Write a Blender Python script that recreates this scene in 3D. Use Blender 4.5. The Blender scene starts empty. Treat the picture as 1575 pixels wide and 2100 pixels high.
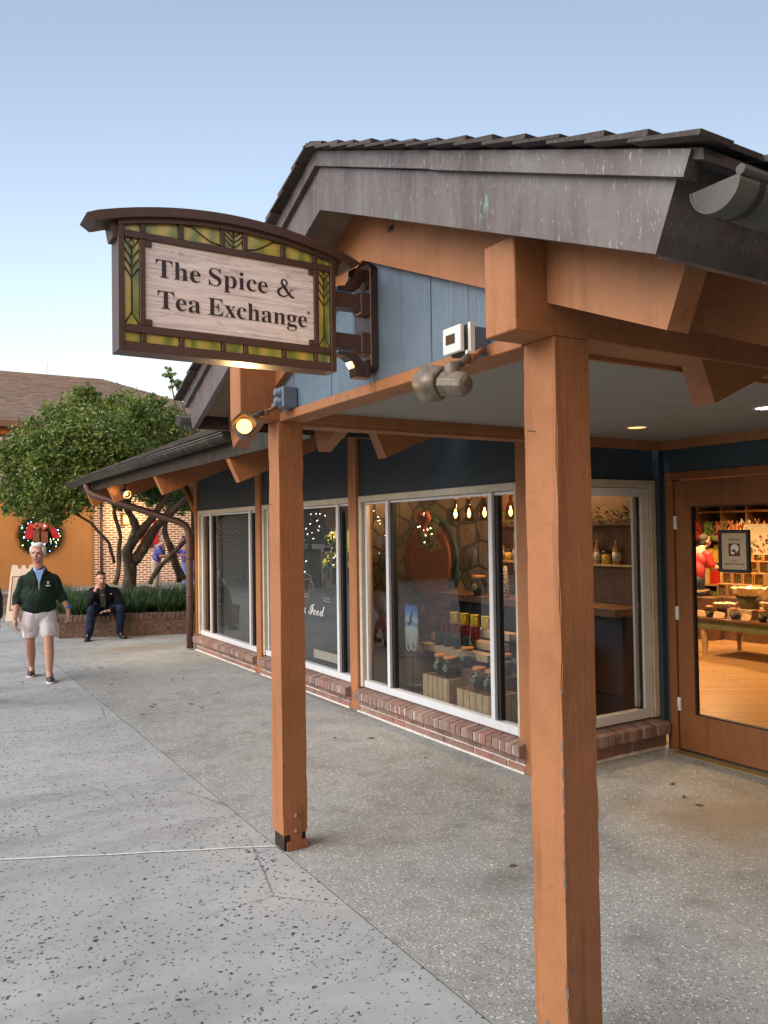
import bpy, bmesh, math, random
from mathutils import Vector, Matrix, noise
R = math.radians
sc = bpy.context.scene
COL = sc.collection
rnd = random.Random(7)

# ------------------------------------------------------------ camera
def make_camera():
    yaw, pit, rol, F, h = 0.54588462, 0.02389701, -0.01477519, 1630.0, 1.68
    f = Vector((math.sin(yaw)*math.cos(pit), math.cos(yaw)*math.cos(pit), math.sin(pit)))
    r = Vector((math.cos(yaw), -math.sin(yaw), 0)); u = r.cross(f)
    r2 = r*math.cos(rol)+u*math.sin(rol); u2 = -r*math.sin(rol)+u*math.cos(rol)
    cam = bpy.data.objects.new('camera', bpy.data.cameras.new('camera'))
    COL.objects.link(cam)
    m = Matrix((r2, u2, -f)).transposed().to_4x4(); m.translation = Vector((0, 0, h))
    cam.matrix_world = m
    cam.data.sensor_fit = 'HORIZONTAL'; cam.data.sensor_width = 36.0
    cam.data.lens = F/1575*36; cam.data.clip_end = 500; cam.data.clip_start = 0.05
    sc.camera = cam
make_camera()

# ------------------------------------------------------------ sky, sun, exposure
SUN_EL, SUN_AZ = 8.0, -150.0         # azimuth from +Y towards +X
world = bpy.data.worlds.new("World"); sc.world = world; world.use_nodes = True
wn = world.node_tree.nodes; wn.clear()
sky = wn.new('ShaderNodeTexSky'); sky.sky_type = 'NISHITA'; sky.sun_disc = False
sky.sun_elevation = R(SUN_EL); sky.sun_rotation = R(SUN_AZ)
sky.air_density = 1.0; sky.dust_density = 2.0; sky.ozone_density = 1.0
bg = wn.new('ShaderNodeBackground'); bg.inputs[1].default_value = 0.128
wo = wn.new('ShaderNodeOutputWorld')
tint = wn.new('ShaderNodeMix'); tint.data_type = 'RGBA'; tint.blend_type = 'MULTIPLY'; tint.inputs[0].default_value = 1.0
tint.inputs[7].default_value = (1.05, .885, .86, 1)      # thin high haze, a little less blue
world.node_tree.links.new(sky.outputs[0], tint.inputs[6]); world.node_tree.links.new(tint.outputs[2], bg.inputs[0]); world.node_tree.links.new(bg.outputs[0], wo.inputs[0])
sun = bpy.data.lights.new('sun', 'SUN'); sun.energy = 1.5; sun.angle = R(60); sun.color = (1.0, 0.96, 0.93)
so = bpy.data.objects.new('sun', sun); COL.objects.link(so)
sd = Vector((math.sin(R(-80))*math.cos(R(36)), math.cos(R(-80))*math.cos(R(36)), math.sin(R(36))))
so.rotation_euler = sd.to_track_quat('Z', 'Y').to_euler()
sc.view_settings.view_transform = 'Standard'; sc.view_settings.look = 'None'
sc.view_settings.gamma = 1.0; sc.view_settings.exposure = 1.6
sc.cycles.use_denoising = True
sc.cycles.max_bounces = 8; sc.cycles.transparent_max_bounces = 12
sc.cycles.caustics_reflective = False; sc.cycles.caustics_refractive = False
sc.cycles.sample_clamp_indirect = 4.0

# ------------------------------------------------------------ helpers
def tag(o, label=None, cat=None, group=None, kind=None):
    if label: o['label'] = label
    if cat: o['category'] = cat
    if group: o['group'] = group
    if kind: o['kind'] = kind
    return o
def thing(name, label, cat, loc=(0, 0, 0), rz=0, group=None):
    o = bpy.data.objects.new(name, None); COL.objects.link(o)
    o.location = loc; o.rotation_euler = (0, 0, rz); o.empty_display_size = .1
    return tag(o, label, cat, group)
def obj(name, bm, m, parent=None, smooth=False, recalc=True, label=None):
    if recalc: bmesh.ops.recalc_face_normals(bm, faces=bm.faces)
    me = bpy.data.meshes.new(name); bm.to_mesh(me); bm.free()
    for mm in (m if isinstance(m, (list, tuple)) else [m]): me.materials.append(mm)
    if smooth:
        for p in me.polygons: p.use_smooth = True
    o = bpy.data.objects.new(name, me); COL.objects.link(o)
    if parent: o.parent = parent
    if label: o['label'] = label
    return o
def rel(o):
    """re-base a child that was modelled in world coordinates under a moved parent"""
    o.matrix_parent_inverse = o.parent.matrix_basis.inverted(); return o
def copy_tree(o, parent=None, keep=False):
    c = o.copy(); COL.objects.link(c); c.parent = parent
    for ch in [x for x in o.children]: copy_tree(ch, c)
    return c
def BM(): return bmesh.new()
def hexa(bm, vs, mi=0):
    v = [bm.verts.new(p) for p in vs]
    out = []
    for f in ((0, 3, 2, 1), (4, 5, 6, 7), (0, 1, 5, 4), (1, 2, 6, 5), (2, 3, 7, 6), (3, 0, 4, 7)):
        fc = bm.faces.new([v[i] for i in f]); fc.material_index = mi; out.append(fc)
    return v
def box(bm, x0, x1, y0, y1, z0, z1, mi=0):
    return hexa(bm, [(x0, y0, z0), (x1, y0, z0), (x1, y1, z0), (x0, y1, z0), (x0, y0, z1), (x1, y0, z1), (x1, y1, z1), (x0, y1, z1)], mi)
def obox(bm, c, sx, sy, sz, rot=None, mi=0):
    M = rot or Matrix.Identity(3); c = Vector(c)
    pts = [c+M@Vector((a*sx/2, b*sy/2, d*sz/2)) for d in (-1, 1) for a, b in ((-1, -1), (1, -1), (1, 1), (-1, 1))]
    return hexa(bm, pts, mi)
def prism(bm, poly, a0, a1, axis='x', mi=0):
    """extrude a polygon; axis x: poly=(y,z); axis y: poly=(x,z); axis z: poly=(x,y)"""
    def P(p, a):
        return {'x': (a, p[0], p[1]), 'y': (p[0], a, p[1]), 'z': (p[0], p[1], a)}[axis]
    A = [bm.verts.new(P(p, a0)) for p in poly]; B = [bm.verts.new(P(p, a1)) for p in poly]
    n = len(poly)
    f = bm.faces.new(A); f.material_index = mi
    f = bm.faces.new(B[::-1]); f.material_index = mi
    for i in range(n):
        f = bm.faces.new((A[i], B[i], B[(i+1) % n], A[(i+1) % n])); f.material_index = mi
def bevel(bm, w=.004, seg=1):
    bmesh.ops.bevel(bm, geom=[e for e in bm.edges], offset=w, segments=seg, affect='EDGES', profile=.5)
def tube(bm, pts, rs, n=10, cap=True, mi=0):
    """swept tube through points with radius list"""
    pts = [Vector(p) for p in pts]
    if not isinstance(rs, (list, tuple)): rs = [rs]*len(pts)
    rings = []; prev = None
    for i, p in enumerate(pts):
        d = (pts[min(i+1, len(pts)-1)]-pts[max(i-1, 0)]).normalized()
        if prev is None:
            a = d.orthogonal().normalized()
        else:
            a = (prev-d*prev.dot(d)); a = a.normalized() if a.length > 1e-6 else d.orthogonal().normalized()
        prev = a; b = d.cross(a)
        rings.append([bm.verts.new(p+(a*math.cos(2*math.pi*k/n)+b*math.sin(2*math.pi*k/n))*rs[i]) for k in range(n)])
    for i in range(len(rings)-1):
        for k in range(n):
            f = bm.faces.new((rings[i][k], rings[i][(k+1) % n], rings[i+1][(k+1) % n], rings[i+1][k])); f.smooth = True; f.material_index = mi
    if cap:
        f = bm.faces.new(rings[0][::-1]); f.material_index = mi
        f = bm.faces.new(rings[-1]); f.material_index = mi
def lathe(bm, prof, c=(0, 0, 0), n=20, mi=0, M=None):
    """prof: list of (r,z) revolved about z, placed at c, optional rotation M"""
    c = Vector(c); M = M or Matrix.Identity(3)
    rings = []
    for r, z in prof:
        if r < 1e-5: rings.append([bm.verts.new(c+M@Vector((0, 0, z)))])
        else: rings.append([bm.verts.new(c+M@Vector((r*math.cos(2*math.pi*k/n), r*math.sin(2*math.pi*k/n), z))) for k in range(n)])
    for i in range(len(rings)-1):
        a, b = rings[i], rings[i+1]
        for k in range(n):
            k2 = (k+1) % n
            if len(a) == 1 and len(b) == 1: continue
            if len(a) == 1: f = bm.faces.new((a[0], b[k2], b[k]))
            elif len(b) == 1: f = bm.faces.new((a[k], a[k2], b[0]))
            else: f = bm.faces.new((a[k], a[k2], b[k2], b[k]))
            f.smooth = True; f.material_index = mi
def to_z(d):  # rotation taking +Z to d
    return Vector(d).to_track_quat('Z', 'Y').to_matrix()
def text_bm(body, size, xdir, ydir, origin, ext=.002, align='LEFT', sx=1.0, bm=None, bold=0.0):
    cu = bpy.data.curves.new('txt', 'FONT'); cu.body = body; cu.size = size; cu.align_x = align
    cu.extrude = ext; cu.offset = bold; cu.resolution_u = 4
    o = bpy.data.objects.new('txt', cu); COL.objects.link(o)
    bpy.context.view_layer.update()
    me = bpy.data.meshes.new_from_object(o.evaluated_get(bpy.context.evaluated_depsgraph_get()))
    X, Y = Vector(xdir).normalized(), Vector(ydir).normalized(); Z = X.cross(Y)
    M = Matrix((X*sx, Y, Z)).transposed().to_4x4(); M.translation = Vector(origin)
    me.transform(M)
    bm = bm or BM(); bm.from_mesh(me)
    bpy.data.objects.remove(o); bpy.data.meshes.remove(me); bpy.data.curves.remove(cu)
    return bm

# ------------------------------------------------------------ materials
class N:
    def __init__(s, name):
        s.m = bpy.data.materials.new(name); s.m.use_nodes = True; s.t = s.m.node_tree; s.t.nodes.clear()
        s.out = s.t.nodes.new('ShaderNodeOutputMaterial')
    def n(s, typ, **kw):
        x = s.t.nodes.new('ShaderNode'+typ)
        for k, v in kw.items(): setattr(x, k, v)
        return x
    def l(s, a, b): s.t.links.new(a, b)
    def set(s, node, **kw):
        for k, v in kw.items(): node.inputs[k.replace('_', ' ')].default_value = v
        return node
    def coord(s, scale=(1, 1, 1), rot=(0, 0, 0), which='Object', loc=(0, 0, 0)):
        tc = s.n('TexCoord'); mp = s.n('Mapping'); s.l(tc.outputs[which], mp.inputs[0])
        mp.inputs['Scale'].default_value = scale; mp.inputs['Rotation'].default_value = rot; mp.inputs['Location'].default_value = loc
        return mp.outputs[0]
    def noise(s, vec, scale, detail=4, rough=.55):
        x = s.n('TexNoise'); s.l(vec, x.inputs['Vector']); x.inputs['Scale'].default_value = scale
        x.inputs['Detail'].default_value = detail; x.inputs['Roughness'].default_value = rough
        return x.outputs[0]
    def ramp(s, fac, stops):
        x = s.n('ValToRGB'); s.l(fac, x.inputs[0]); e = x.color_ramp.elements
        while len(e) < len(stops): e.new(.5)
        for i, (p, c) in enumerate(stops):
            e[i].position = p; e[i].color = (*c, 1) if len(c) == 3 else c
        return x.outputs[0]
    def mix(s, fac, a, b, mode='MIX'):
        x = s.n('Mix', data_type='RGBA', blend_type=mode)
        for inp, v in ((x.inputs[0], fac), (x.inputs[6], a), (x.inputs[7], b)):
            if hasattr(v, 'is_linked'): s.l(v, inp)
            elif isinstance(v, (int, float)): inp.default_value = v
            else: inp.default_value = (*v, 1)
        return x.outputs[2]
    def math(s, op, a, b=None):
        x = s.n('Math', operation=op)
        for inp, v in ((x.inputs[0], a), (x.inputs[1], b)):
            if v is None: continue
            if hasattr(v, 'is_linked'): s.l(v, inp)
            else: inp.default_value = v
        return x.outputs[0]
    def pbr(s, color, rough=.6, metal=0, bump=None, bstr=.3, bdist=.002, spec=.5, **kw):
        p = s.n('BsdfPrincipled')
        for k, v in (('Base Color', color), ('Roughness', rough), ('Metallic', metal)):
            if hasattr(v, 'is_linked'): s.l(v, p.inputs[k])
            else: p.inputs[k].default_value = (*v, 1) if isinstance(v, tuple) else v
        p.inputs['Specular IOR Level'].default_value = spec
        if bump is not None:
            b = s.n('Bump'); b.inputs['Strength'].default_value = bstr; b.inputs['Distance'].default_value = bdist
            s.l(bump, b.inputs['Height']); s.l(b.outputs[0], p.inputs['Normal'])
        for k, v in kw.items():
            i = p.inputs[k.replace('_', ' ')]
            i.default_value = (*v, 1) if isinstance(v, tuple) else v
        s.l(p.outputs[0], s.out.inputs[0]); return s.m
def plain(name, c, rough=.6, metal=0, var=.12, scale=12, bstr=.15, **kw):
    n = N(name); v = n.coord(); a = n.noise(v, scale, 5)
    lo = tuple(x*(1-var) for x in c); hi = tuple(min(1, x*(1+var)) for x in c)
    return n.pbr(n.ramp(a, [(.3, lo), (.7, hi)]), rough, metal, bump=n.noise(v, scale*12, 3), bstr=bstr, bdist=.001, **kw)
def cloth(name, c, var=.15, k=1.0, rough=.85):
    n = N(name); v = n.coord((1, 1, .55)); a = n.noise(n.coord(), 9, 4)
    f = n.n('TexNoise'); n.l(v, f.inputs['Vector']); f.inputs['Scale'].default_value = 9; f.inputs['Detail'].default_value = 2; f.inputs['Distortion'].default_value = 1.2
    h = n.math('ADD', n.math('MULTIPLY', f.outputs[0], 1.0), n.math('MULTIPLY', n.noise(n.coord(), 240, 2), .04))
    lo = tuple(x*(1-var) for x in c); hi = tuple(min(1, x*(1+var)) for x in c)
    return n.pbr(n.ramp(a, [(.3, lo), (.7, hi)]), rough, bump=h, bstr=.9*k, bdist=.05, spec=.15)
def emit(name, c, s):
    n = N(name); e = n.n('Emission'); e.inputs[0].default_value = (*c, 1); e.inputs[1].default_value = s
    n.l(e.outputs[0], n.out.inputs[0]); return n.m

def painted_wood(name, c, axis=2, rough=.55, grain=1.0):
    n = N(name)
    s = [9, 9, 9]; s[axis] = .6
    g = n.noise(n.coord(tuple(x*6 for x in s)), 1.0, 6, .6)
    v = n.coord(); big = n.noise(v, 2.5, 4); mid = n.noise(v, 14, 5, .65)
    col = n.ramp(big, [(.3, tuple(x*.86 for x in c)), (.72, tuple(x*1.08 for x in c))])
    col = n.mix(n.ramp(mid, [(.45, (0, 0, 0)), (.75, (.28, .28, .28))]), col, tuple(min(1, x*1.25+.02) for x in c))
    col = n.mix(n.ramp(n.noise(v, 30, 3), [(.66, (0, 0, 0)), (.74, (.5, .5, .5))]), col, tuple(x*.55 for x in c))
    sv = [14, 14, 14]; sv[2] = 1.1
    col = n.mix(n.ramp(n.noise(n.coord(tuple(sv)), 1.0, 5, .7), [(.53, (0, 0, 0)), (.74, (.6, .6, .6))]), col, tuple(x*.5 for x in c))
    col = n.mix(n.ramp(n.noise(v, 75, 3), [(.70, (0, 0, 0)), (.76, (.45, .45, .45))]), col, tuple(min(1, x*1.5+.03) for x in c))
    h = n.math('ADD', n.math('MULTIPLY', g, 1.0*grain), n.math('MULTIPLY', mid, .8))
    return n.pbr(col, rough, bump=h, bstr=.8, bdist=.007, spec=.35)
ORANGE = (0.345, 0.145, 0.060)
m_wood = painted_wood('orange_brown_paint_upright', ORANGE, 2, grain=.45)
m_woody = painted_wood('orange_brown_paint_along', ORANGE, 1, grain=.3)
m_woodx = painted_wood('orange_brown_paint_across', ORANGE, 0, grain=.3)
m_doorwood = painted_wood('door_paint', (.22, .085, .03), 2, .45, .3)
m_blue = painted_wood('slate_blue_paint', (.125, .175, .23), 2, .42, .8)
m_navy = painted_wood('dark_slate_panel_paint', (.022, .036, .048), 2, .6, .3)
m_cream = plain('cream_frame_paint', (.50, .45, .36), .5, bstr=.1)
m_ceil = plain('grey_ceiling_board', (.30, .29, .25), .7, var=.05, scale=3, bstr=.1)
m_alu = plain('silver_aluminium', (.66, .69, .73), .35, .15, var=.04, bstr=.03)
m_dark = plain('black_rubber', (.012, .012, .013), .5, bstr=.05)
m_bronze = plain('dark_brown_sign_metal', (.060, .033, .026), .42, 0.1, var=.1, bstr=.06)
m_steel = plain('weathered_lamp_metal', (.17, .14, .105), .5, .35, var=.4, scale=30, bstr=.4)
m_greybox = plain('blue_grey_box_paint', (.12, .16, .22), .5)
m_white = plain('white_plastic', (.66, .66, .63), .45, var=.05)
m_wind = plain('dark_window_screen', (.075, .078, .080), .7)

def copper(name, axis=2, horizontal=False):
    n = N(name)
    st = [55, 55, 55]; st[2] = 3.5
    streak = n.noise(n.coord(tuple(st)), 1.0, 5, .7)
    v = n.coord(); big = n.noise(n.coord((1, 1, .45)), 4.0, 4, .6); fine = n.noise(n.coord((85, 85, 18)), 1.6, 4, .7)
    c = n.ramp(big, [(.32, (.064, .043, .041)), (.5, (.105, .083, .082)), (.68, (.140, .130, .122))])
    c = n.mix(n.ramp(streak, [(.42, (0, 0, 0)), (.72, (.45, .45, .45))]), c, (.17, .162, .158))
    c = n.mix(n.ramp(fine, [(.60, (0, 0, 0)), (.72, (.8, .8, .8))]), c, (.42, .42, .41))
    ver = n.math('MULTIPLY', n.noise(v, 4.5, 3), n.noise(n.coord((70, 70, 22)), 1.0, 5, .75))
    c = n.mix(n.ramp(ver, [(.37, (0, 0, 0)), (.44, (.9, .9, .9))]), c, (.15, .30, .26))
    return n.pbr(c, n.ramp(streak, [(.3, (.38, .38, .38)), (.7, (.55, .55, .55))]), .25, bump=n.noise(v, 9, 3), bstr=.25, bdist=.006)
m_copper = copper('weathered_copper')
m_gutter = plain('dull_lead_copper_gutter', (.042, .040, .034), .42, .45, var=.45, scale=9, bstr=.3)
m_pipe = plain('dark_brown_downpipe', (.075, .042, .038), .5, var=.1)
def shingle_mat():
    n = N('brown_shingle'); geo = n.n('NewGeometry')
    c = n.ramp(geo.outputs['Random Per Island'], [(0, (.028, .023, .021)), (.5, (.048, .040, .037)), (1, (.080, .068, .063))])
    v = n.coord(); c = n.mix(n.ramp(n.noise(v, 90, 3), [(.4, (0, 0, 0)), (.7, (.5, .5, .5))]), c, (.11, .10, .094))
    return n.pbr(c, .9, bump=n.noise(v, 60, 4), bstr=.6, bdist=.005)
m_shingle = shingle_mat()
def brick_mat(name, cs, var=.3):
    n = N(name); geo = n.n('NewGeometry')
    c = n.ramp(geo.outputs['Random Per Island'], [(i/(len(cs)-1), c) for i, c in enumerate(cs)])
    v = n.coord(); c = n.mix(n.ramp(n.noise(v, 35, 5, .7), [(.45, (0, 0, 0)), (.7, (.7, .7, .7))]), c, (.30, .22, .19))
    c = n.mix(n.ramp(n.noise(v, 8, 4, .7), [(.5, (0, 0, 0)), (.75, (.5, .5, .5))]), c, (.05, .03, .026))
    return n.pbr(c, .85, bump=n.noise(v, 70, 4), bstr=.6, bdist=.004)
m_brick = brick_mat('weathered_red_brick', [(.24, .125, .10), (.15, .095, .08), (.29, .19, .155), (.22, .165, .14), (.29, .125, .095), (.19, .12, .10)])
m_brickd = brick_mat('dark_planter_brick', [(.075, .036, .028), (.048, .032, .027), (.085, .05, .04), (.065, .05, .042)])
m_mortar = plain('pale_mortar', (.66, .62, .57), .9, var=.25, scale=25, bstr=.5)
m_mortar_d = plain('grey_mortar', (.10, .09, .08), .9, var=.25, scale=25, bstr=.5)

def glass(name, tint=(.9, .93, .92), refl=1.0, rough=0.0, ior=1.75):
    n = N(name)
    fr = n.n('Fresnel'); fr.inputs[0].default_value = ior
    tr = n.n('BsdfTransparent'); tr.inputs[0].default_value = (*tint, 1)
    gl = n.n('BsdfGlossy'); gl.inputs[0].default_value = (refl, refl, refl, 1); gl.inputs[1].default_value = rough
    mx = n.n('MixShader'); gg = n.n('NewGeometry'); fac = n.math('MULTIPLY', fr.outputs[0], n.math('SUBTRACT', 1.0, gg.outputs['Backfacing'])); n.l(fac, mx.inputs[0]); n.l(tr.outputs[0], mx.inputs[1]); n.l(gl.outputs[0], mx.inputs[2])
    n.l(mx.outputs[0], n.out.inputs[0]); return n.m
m_glass = glass('window_glass', (.86, .88, .88), .95, 0, 1.75)
m_glassdoor = glass('door_glass', (.92, .92, .90), .8, 0, 1.35)
m_jar = glass('jar_glass', (.75, .80, .78), .8, .02, 1.5)

# ground concretes
def pitted():
    n = N('pitted_blue_grey_concrete'); v = n.coord(which='Object')
    big = n.noise(v, .9, 5, .6); mid = n.noise(v, 6, 6, .65); fine = n.noise(v, 120, 4, .7)
    c = n.ramp(big, [(.3, (.29, .31, .315)), (.5, (.36, .378, .378)), (.72, (.43, .438, .428))])
    c = n.mix(n.ramp(mid, [(.42, (.35, .35, .35)), (.62, (0, 0, 0))]), c, (.26, .27, .275))
    c = n.mix(n.ramp(fine, [(.5, (0, 0, 0)), (.75, (.45, .45, .45))]), c, (.42, .42, .40))
    # warped cells give irregular pits
    w = n.n('TexNoise'); n.l(v, w.inputs['Vector']); w.inputs['Scale'].default_value = 55; w.inputs['Detail'].default_value = 3
    va = n.n('VectorMath', operation='MULTIPLY_ADD'); n.l(w.outputs[1], va.inputs[0]); va.inputs[1].default_value = (.034, .034, 0); n.l(v, va.inputs[2])
    pits = None; hgt = None
    for sc_, lo, hi, dens, dk in ((31, .14, .20, .58, 1.0), (66, .15, .24, .50, .85), (17, .07, .09, .72, 1.0)):
        vo = n.n('TexVoronoi', feature='F1'); vo.inputs['Scale'].default_value = sc_; vo.inputs['Randomness'].default_value = 1
        n.l(va.outputs[0], vo.inputs['Vector'])
        sep = n.n('SeparateColor'); n.l(vo.outputs['Color'], sep.inputs[0])
        rr = n.math('MULTIPLY', n.math('SUBTRACT', n.math('ADD', n.math('MULTIPLY', sep.outputs[0], 1.0), n.math('MULTIPLY', n.noise(v, 1.6, 3), .55)), dens+.2), 1.6)   # radius per cell
        d = n.math('SUBTRACT', n.math('MULTIPLY', rr, hi*2.0), vo.outputs['Distance'])
        mk = n.n('MapRange'); n.l(d, mk.inputs[0]); mk.inputs[1].default_value = -.01; mk.inputs[2].default_value = .07; mk.inputs[4].default_value = dk
        pits = mk.outputs[0] if pits is None else n.math('MAXIMUM', pits, mk.outputs[0])
    c = n.mix(n.math('MULTIPLY', pits, .92), c, (.028, .027, .032))
    st = n.noise(n.coord((.35, 1.1, 1), rot=(0, 0, R(25))), 1.3, 6, .7)
    c = n.mix(n.ramp(st, [(.50, (0, 0, 0)), (.68, (.55, .55, .55))]), c, (.17, .168, .165))
    c = n.mix(n.ramp(n.noise(v, 3.1, 2), [(.66, (0, 0, 0)), (.70, (.35, .35, .35))]), c, (.40, .37, .33))
    ck = n.n('TexVoronoi', feature='DISTANCE_TO_EDGE'); ck.inputs['Scale'].default_value = .5; n.l(va.outputs[0], ck.inputs['Vector'])
    ckm = n.math('MULTIPLY', n.ramp(ck.outputs['Distance'], [(.0, (1, 1, 1)), (.0022, (0, 0, 0))]), n.ramp(n.noise(v, 1.1, 4), [(.48, (0, 0, 0)), (.56, (.8, .8, .8))]))
    c = n.mix(ckm, c, (.07, .065, .06))
    h = n.math('SUBTRACT', n.math('MULTIPLY', fine, .25), n.math('MULTIPLY', pits, 1.0))
    return n.pbr(c, .8, bump=h, bstr=.55, bdist=.005, spec=.35)
def aggregate():
    n = N('exposed_aggregate_concrete'); v = n.coord(which='Object')
    big = n.noise(v, .8, 5, .65); mid = n.noise(v, 4.5, 6, .7)
    c = n.ramp(big, [(.3, (.21, .22, .215)), (.5, (.29, .30, .29)), (.75, (.37, .378, .365))])
    vo = n.n('TexVoronoi', feature='F1'); vo.inputs['Scale'].default_value = 85; n.l(v, vo.inputs['Vector'])
    sep = n.n('SeparateColor'); n.l(vo.outputs['Color'], sep.inputs[0])
    stone = n.ramp(sep.outputs[0], [(0, (.07, .07, .07)), (.35, (.20, .20, .195)), (.7, (.34, .34, .32)), (.88, (.62, .61, .57)), (1, (.9, .89, .85))])
    edge = n.ramp(vo.outputs['Distance'], [(.25, (1, 1, 1)), (.5, (0, 0, 0))])
    c = n.mix(n.math('MULTIPLY', edge, .75), c, stone)
    v2 = n.n('TexVoronoi', feature='F1'); v2.inputs['Scale'].default_value = 40; n.l(v, v2.inputs['Vector'])
    s2 = n.n('SeparateColor'); n.l(v2.outputs['Color'], s2.inputs[0])
    pick = n.math('MULTIPLY', n.math('GREATER_THAN', s2.outputs[1], .72), n.ramp(v2.outputs['Distance'], [(.13, (1, 1, 1)), (.22, (0, 0, 0))]))
    c = n.mix(n.math('MULTIPLY', pick, .9), c, (.78, .76, .70))
    c = n.mix(n.ramp(mid, [(.5, (0, 0, 0)), (.72, (.55, .55, .55))]), c, (.13, .12, .10))
    # brown tracked-in dirt plus painted interior light spill in front of the shop door
    def patch(cx, cy, rx, ry, col, amt, c):
        mp = n.n('Mapping'); tc = n.n('TexCoord'); n.l(tc.outputs['Object'], mp.inputs[0])
        mp.inputs['Location'].default_value = (-cx/rx, -cy/ry, 0); mp.inputs['Scale'].default_value = (1/rx, 1/ry, 0)
        ln = n.n('VectorMath', operation='LENGTH'); n.l(mp.outputs[0], ln.inputs[0])
        f = n.math('ADD', ln.outputs['Value'], n.math('MULTIPLY', n.noise(v, 2.2, 5, .65), .9))
        return n.mix(n.ramp(f, [(.55, (amt, amt, amt)), (1.35, (0, 0, 0))]), c, col)
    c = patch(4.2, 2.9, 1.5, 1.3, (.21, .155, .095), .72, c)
    c = patch(2.5, 3.0, .7, .35, (.12, .12, .115), .6, c)
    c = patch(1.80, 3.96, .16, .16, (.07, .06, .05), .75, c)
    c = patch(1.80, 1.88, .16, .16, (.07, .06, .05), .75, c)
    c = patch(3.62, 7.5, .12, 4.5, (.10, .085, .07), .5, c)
    c = patch(3.1, 12.0, 1.5, 1.0, (.22, .16, .085), .6, c)  # painted warm glow of the eave spotlight, by the planter
    c = patch(2.5, 9.5, 1.6, 3.5, (.36, .35, .32), .3, c)
    h = n.math('ADD', n.math('MULTIPLY', edge, .5), n.math('MULTIPLY', n.noise(v, 200, 3), .3))
    return n.pbr(c, .75, bump=h, bstr=.5, bdist=.004, spec=.4)
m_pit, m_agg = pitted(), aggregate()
m_joint = plain('dark_joint_filler', (.055, .05, .045), .9, var=.4, scale=30)
m_whiteline = plain('white_sealant', (.62, .63, .62), .7, var=.2, scale=30)

# ============================================================ SETTING
def ground():
    bm = BM(); box(bm, -70, 80, -40, 120, -.3, -.012); tag(obj('ground', bm, plain('far_ground_concrete', (.28, .28, .27), .85)), kind='structure')
    # walkway left of the straight joint (x<1.72), cut in slabs by the joints
    bm = BM(); box(bm, -25, 1.714, -8, 40, -.2, 0); tag(obj('pavement', bm, m_pit), kind='structure')
    bm = BM()
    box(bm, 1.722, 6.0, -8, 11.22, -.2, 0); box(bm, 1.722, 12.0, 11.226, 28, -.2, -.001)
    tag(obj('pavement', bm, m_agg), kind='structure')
    bm = BM(); box(bm, 1.7135, 1.7225, -8, 40, -.1, -.004); box(bm, 1.7225, 3.65, 11.219, 11.227, -.1, -.003)
    # a crack or two
    o = tag(obj('pavement_joint', bm, m_joint), kind='structure')
    # white sealed joint, slightly wobbly, laid 4 mm above the slab
    bm = BM(); a, b = Vector((-6.0, 7.80, 0)), Vector((1.712, 3.985, 0)); n = 40
    nn = (b-a).normalized().cross(Vector((0, 0, 1)))
    pts = [a.lerp(b, i/n)+nn*(noise.noise(Vector((i*.6, 0, 0)))*.012) for i in range(n+1)]
    for i in range(n):
        w = .008+.004*noise.noise(Vector((i*.9, 3, 0)))
        for s in ((pts[i], pts[i+1]),):
            v = [bm.verts.new(p+nn*k*w+Vector((0, 0, .004))) for p, k in ((s[0], -1), (s[1], -1), (s[1], 1), (s[0], 1))]
            bm.faces.new(v)
    tag(obj('white_joint_line', bm, m_whiteline), kind='structure')
ground()

# ============================================================ SHOP BUILDING
shop = thing('shop_building', 'timber shop with orange brown posts, slate blue gable over the porch and tall display windows', 'building')
S, CO = .417, 1/math.sqrt(1+.417**2)
YC = 2.95
def slopebar(bm, apex_z, y_end_bot, h, x0, x1, side, cut=True, y_start=YC):
    """bar under the gable slope: bottom line from (y_start) to y_end_bot; h = thickness square to slope; end cut square"""
    s = side
    zb = lambda y: apex_z-S*abs(y-YC)
    hv = h/CO
    ye = y_end_bot; ze = zb(ye)
    nx = (s*S*CO*h, CO*h)
    poly = [(y_start, zb(y_start)), (ye, ze), (ye+nx[0], ze+nx[1]), (y_start, zb(y_start)+hv)]
    prism(bm, poly, x0, x1, 'x')
# --- porch posts
def post(y0, y1, x0, x1, ztop, rot):
    bm = BM(); n = 40
    rings = []
    for i in range(n+1):
        z = ztop*i/n
        j = lambda k: noise.noise(Vector((k*7.1+y0*3, z*6, k)))*.0036+noise.noise(Vector((k*3.1+y0, z*22, k)))*.0012
        if rot and z < .10: z = max(z, 0)
        c = [(x0+j(1), y0+j(2)), (x1+j(3), y0+j(4)), (x1+j(5), y1+j(6)), (x0+j(7), y1+j(8))]
        rings.append([bm.verts.new((a, b, z)) for a, b in c])
    for i in range(n):
        for k in range(4): bm.faces.new((rings[i][k], rings[i][(k+1) % 4], rings[i+1][(k+1) % 4], rings[i+1][k]))
    bm.faces.new(rings[0][::-1]); bm.faces.new(rings[-1])
    bmesh.ops.bevel(bm, geom=[e for e in bm.edges if abs((e.verts[0].co-e.verts[1].co).z) > .01], offset=.004, segments=2, affect='EDGES')
    return bm
bm = post(1.81, 1.955, 1.725, 1.87, 2.275, False); p1 = obj('post', bm, m_wood, shop, label='nearest porch post with a chipped front edge')
bm = post(3.89, 4.03, 1.715, 1.855, 2.275, False); bmesh.ops.translate(bm, verts=bm.verts, vec=(0, 0, 0))
for v in bm.verts:
    if v.co.z < .07:
        v.co.z = .085+noise.noise(Vector((v.co.x*31, v.co.y*31, 1)))*.02
p2 = obj('post', bm, m_wood, shop, label='porch post at the pavement joint with a rotten foot and bolted metal shoe')
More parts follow.
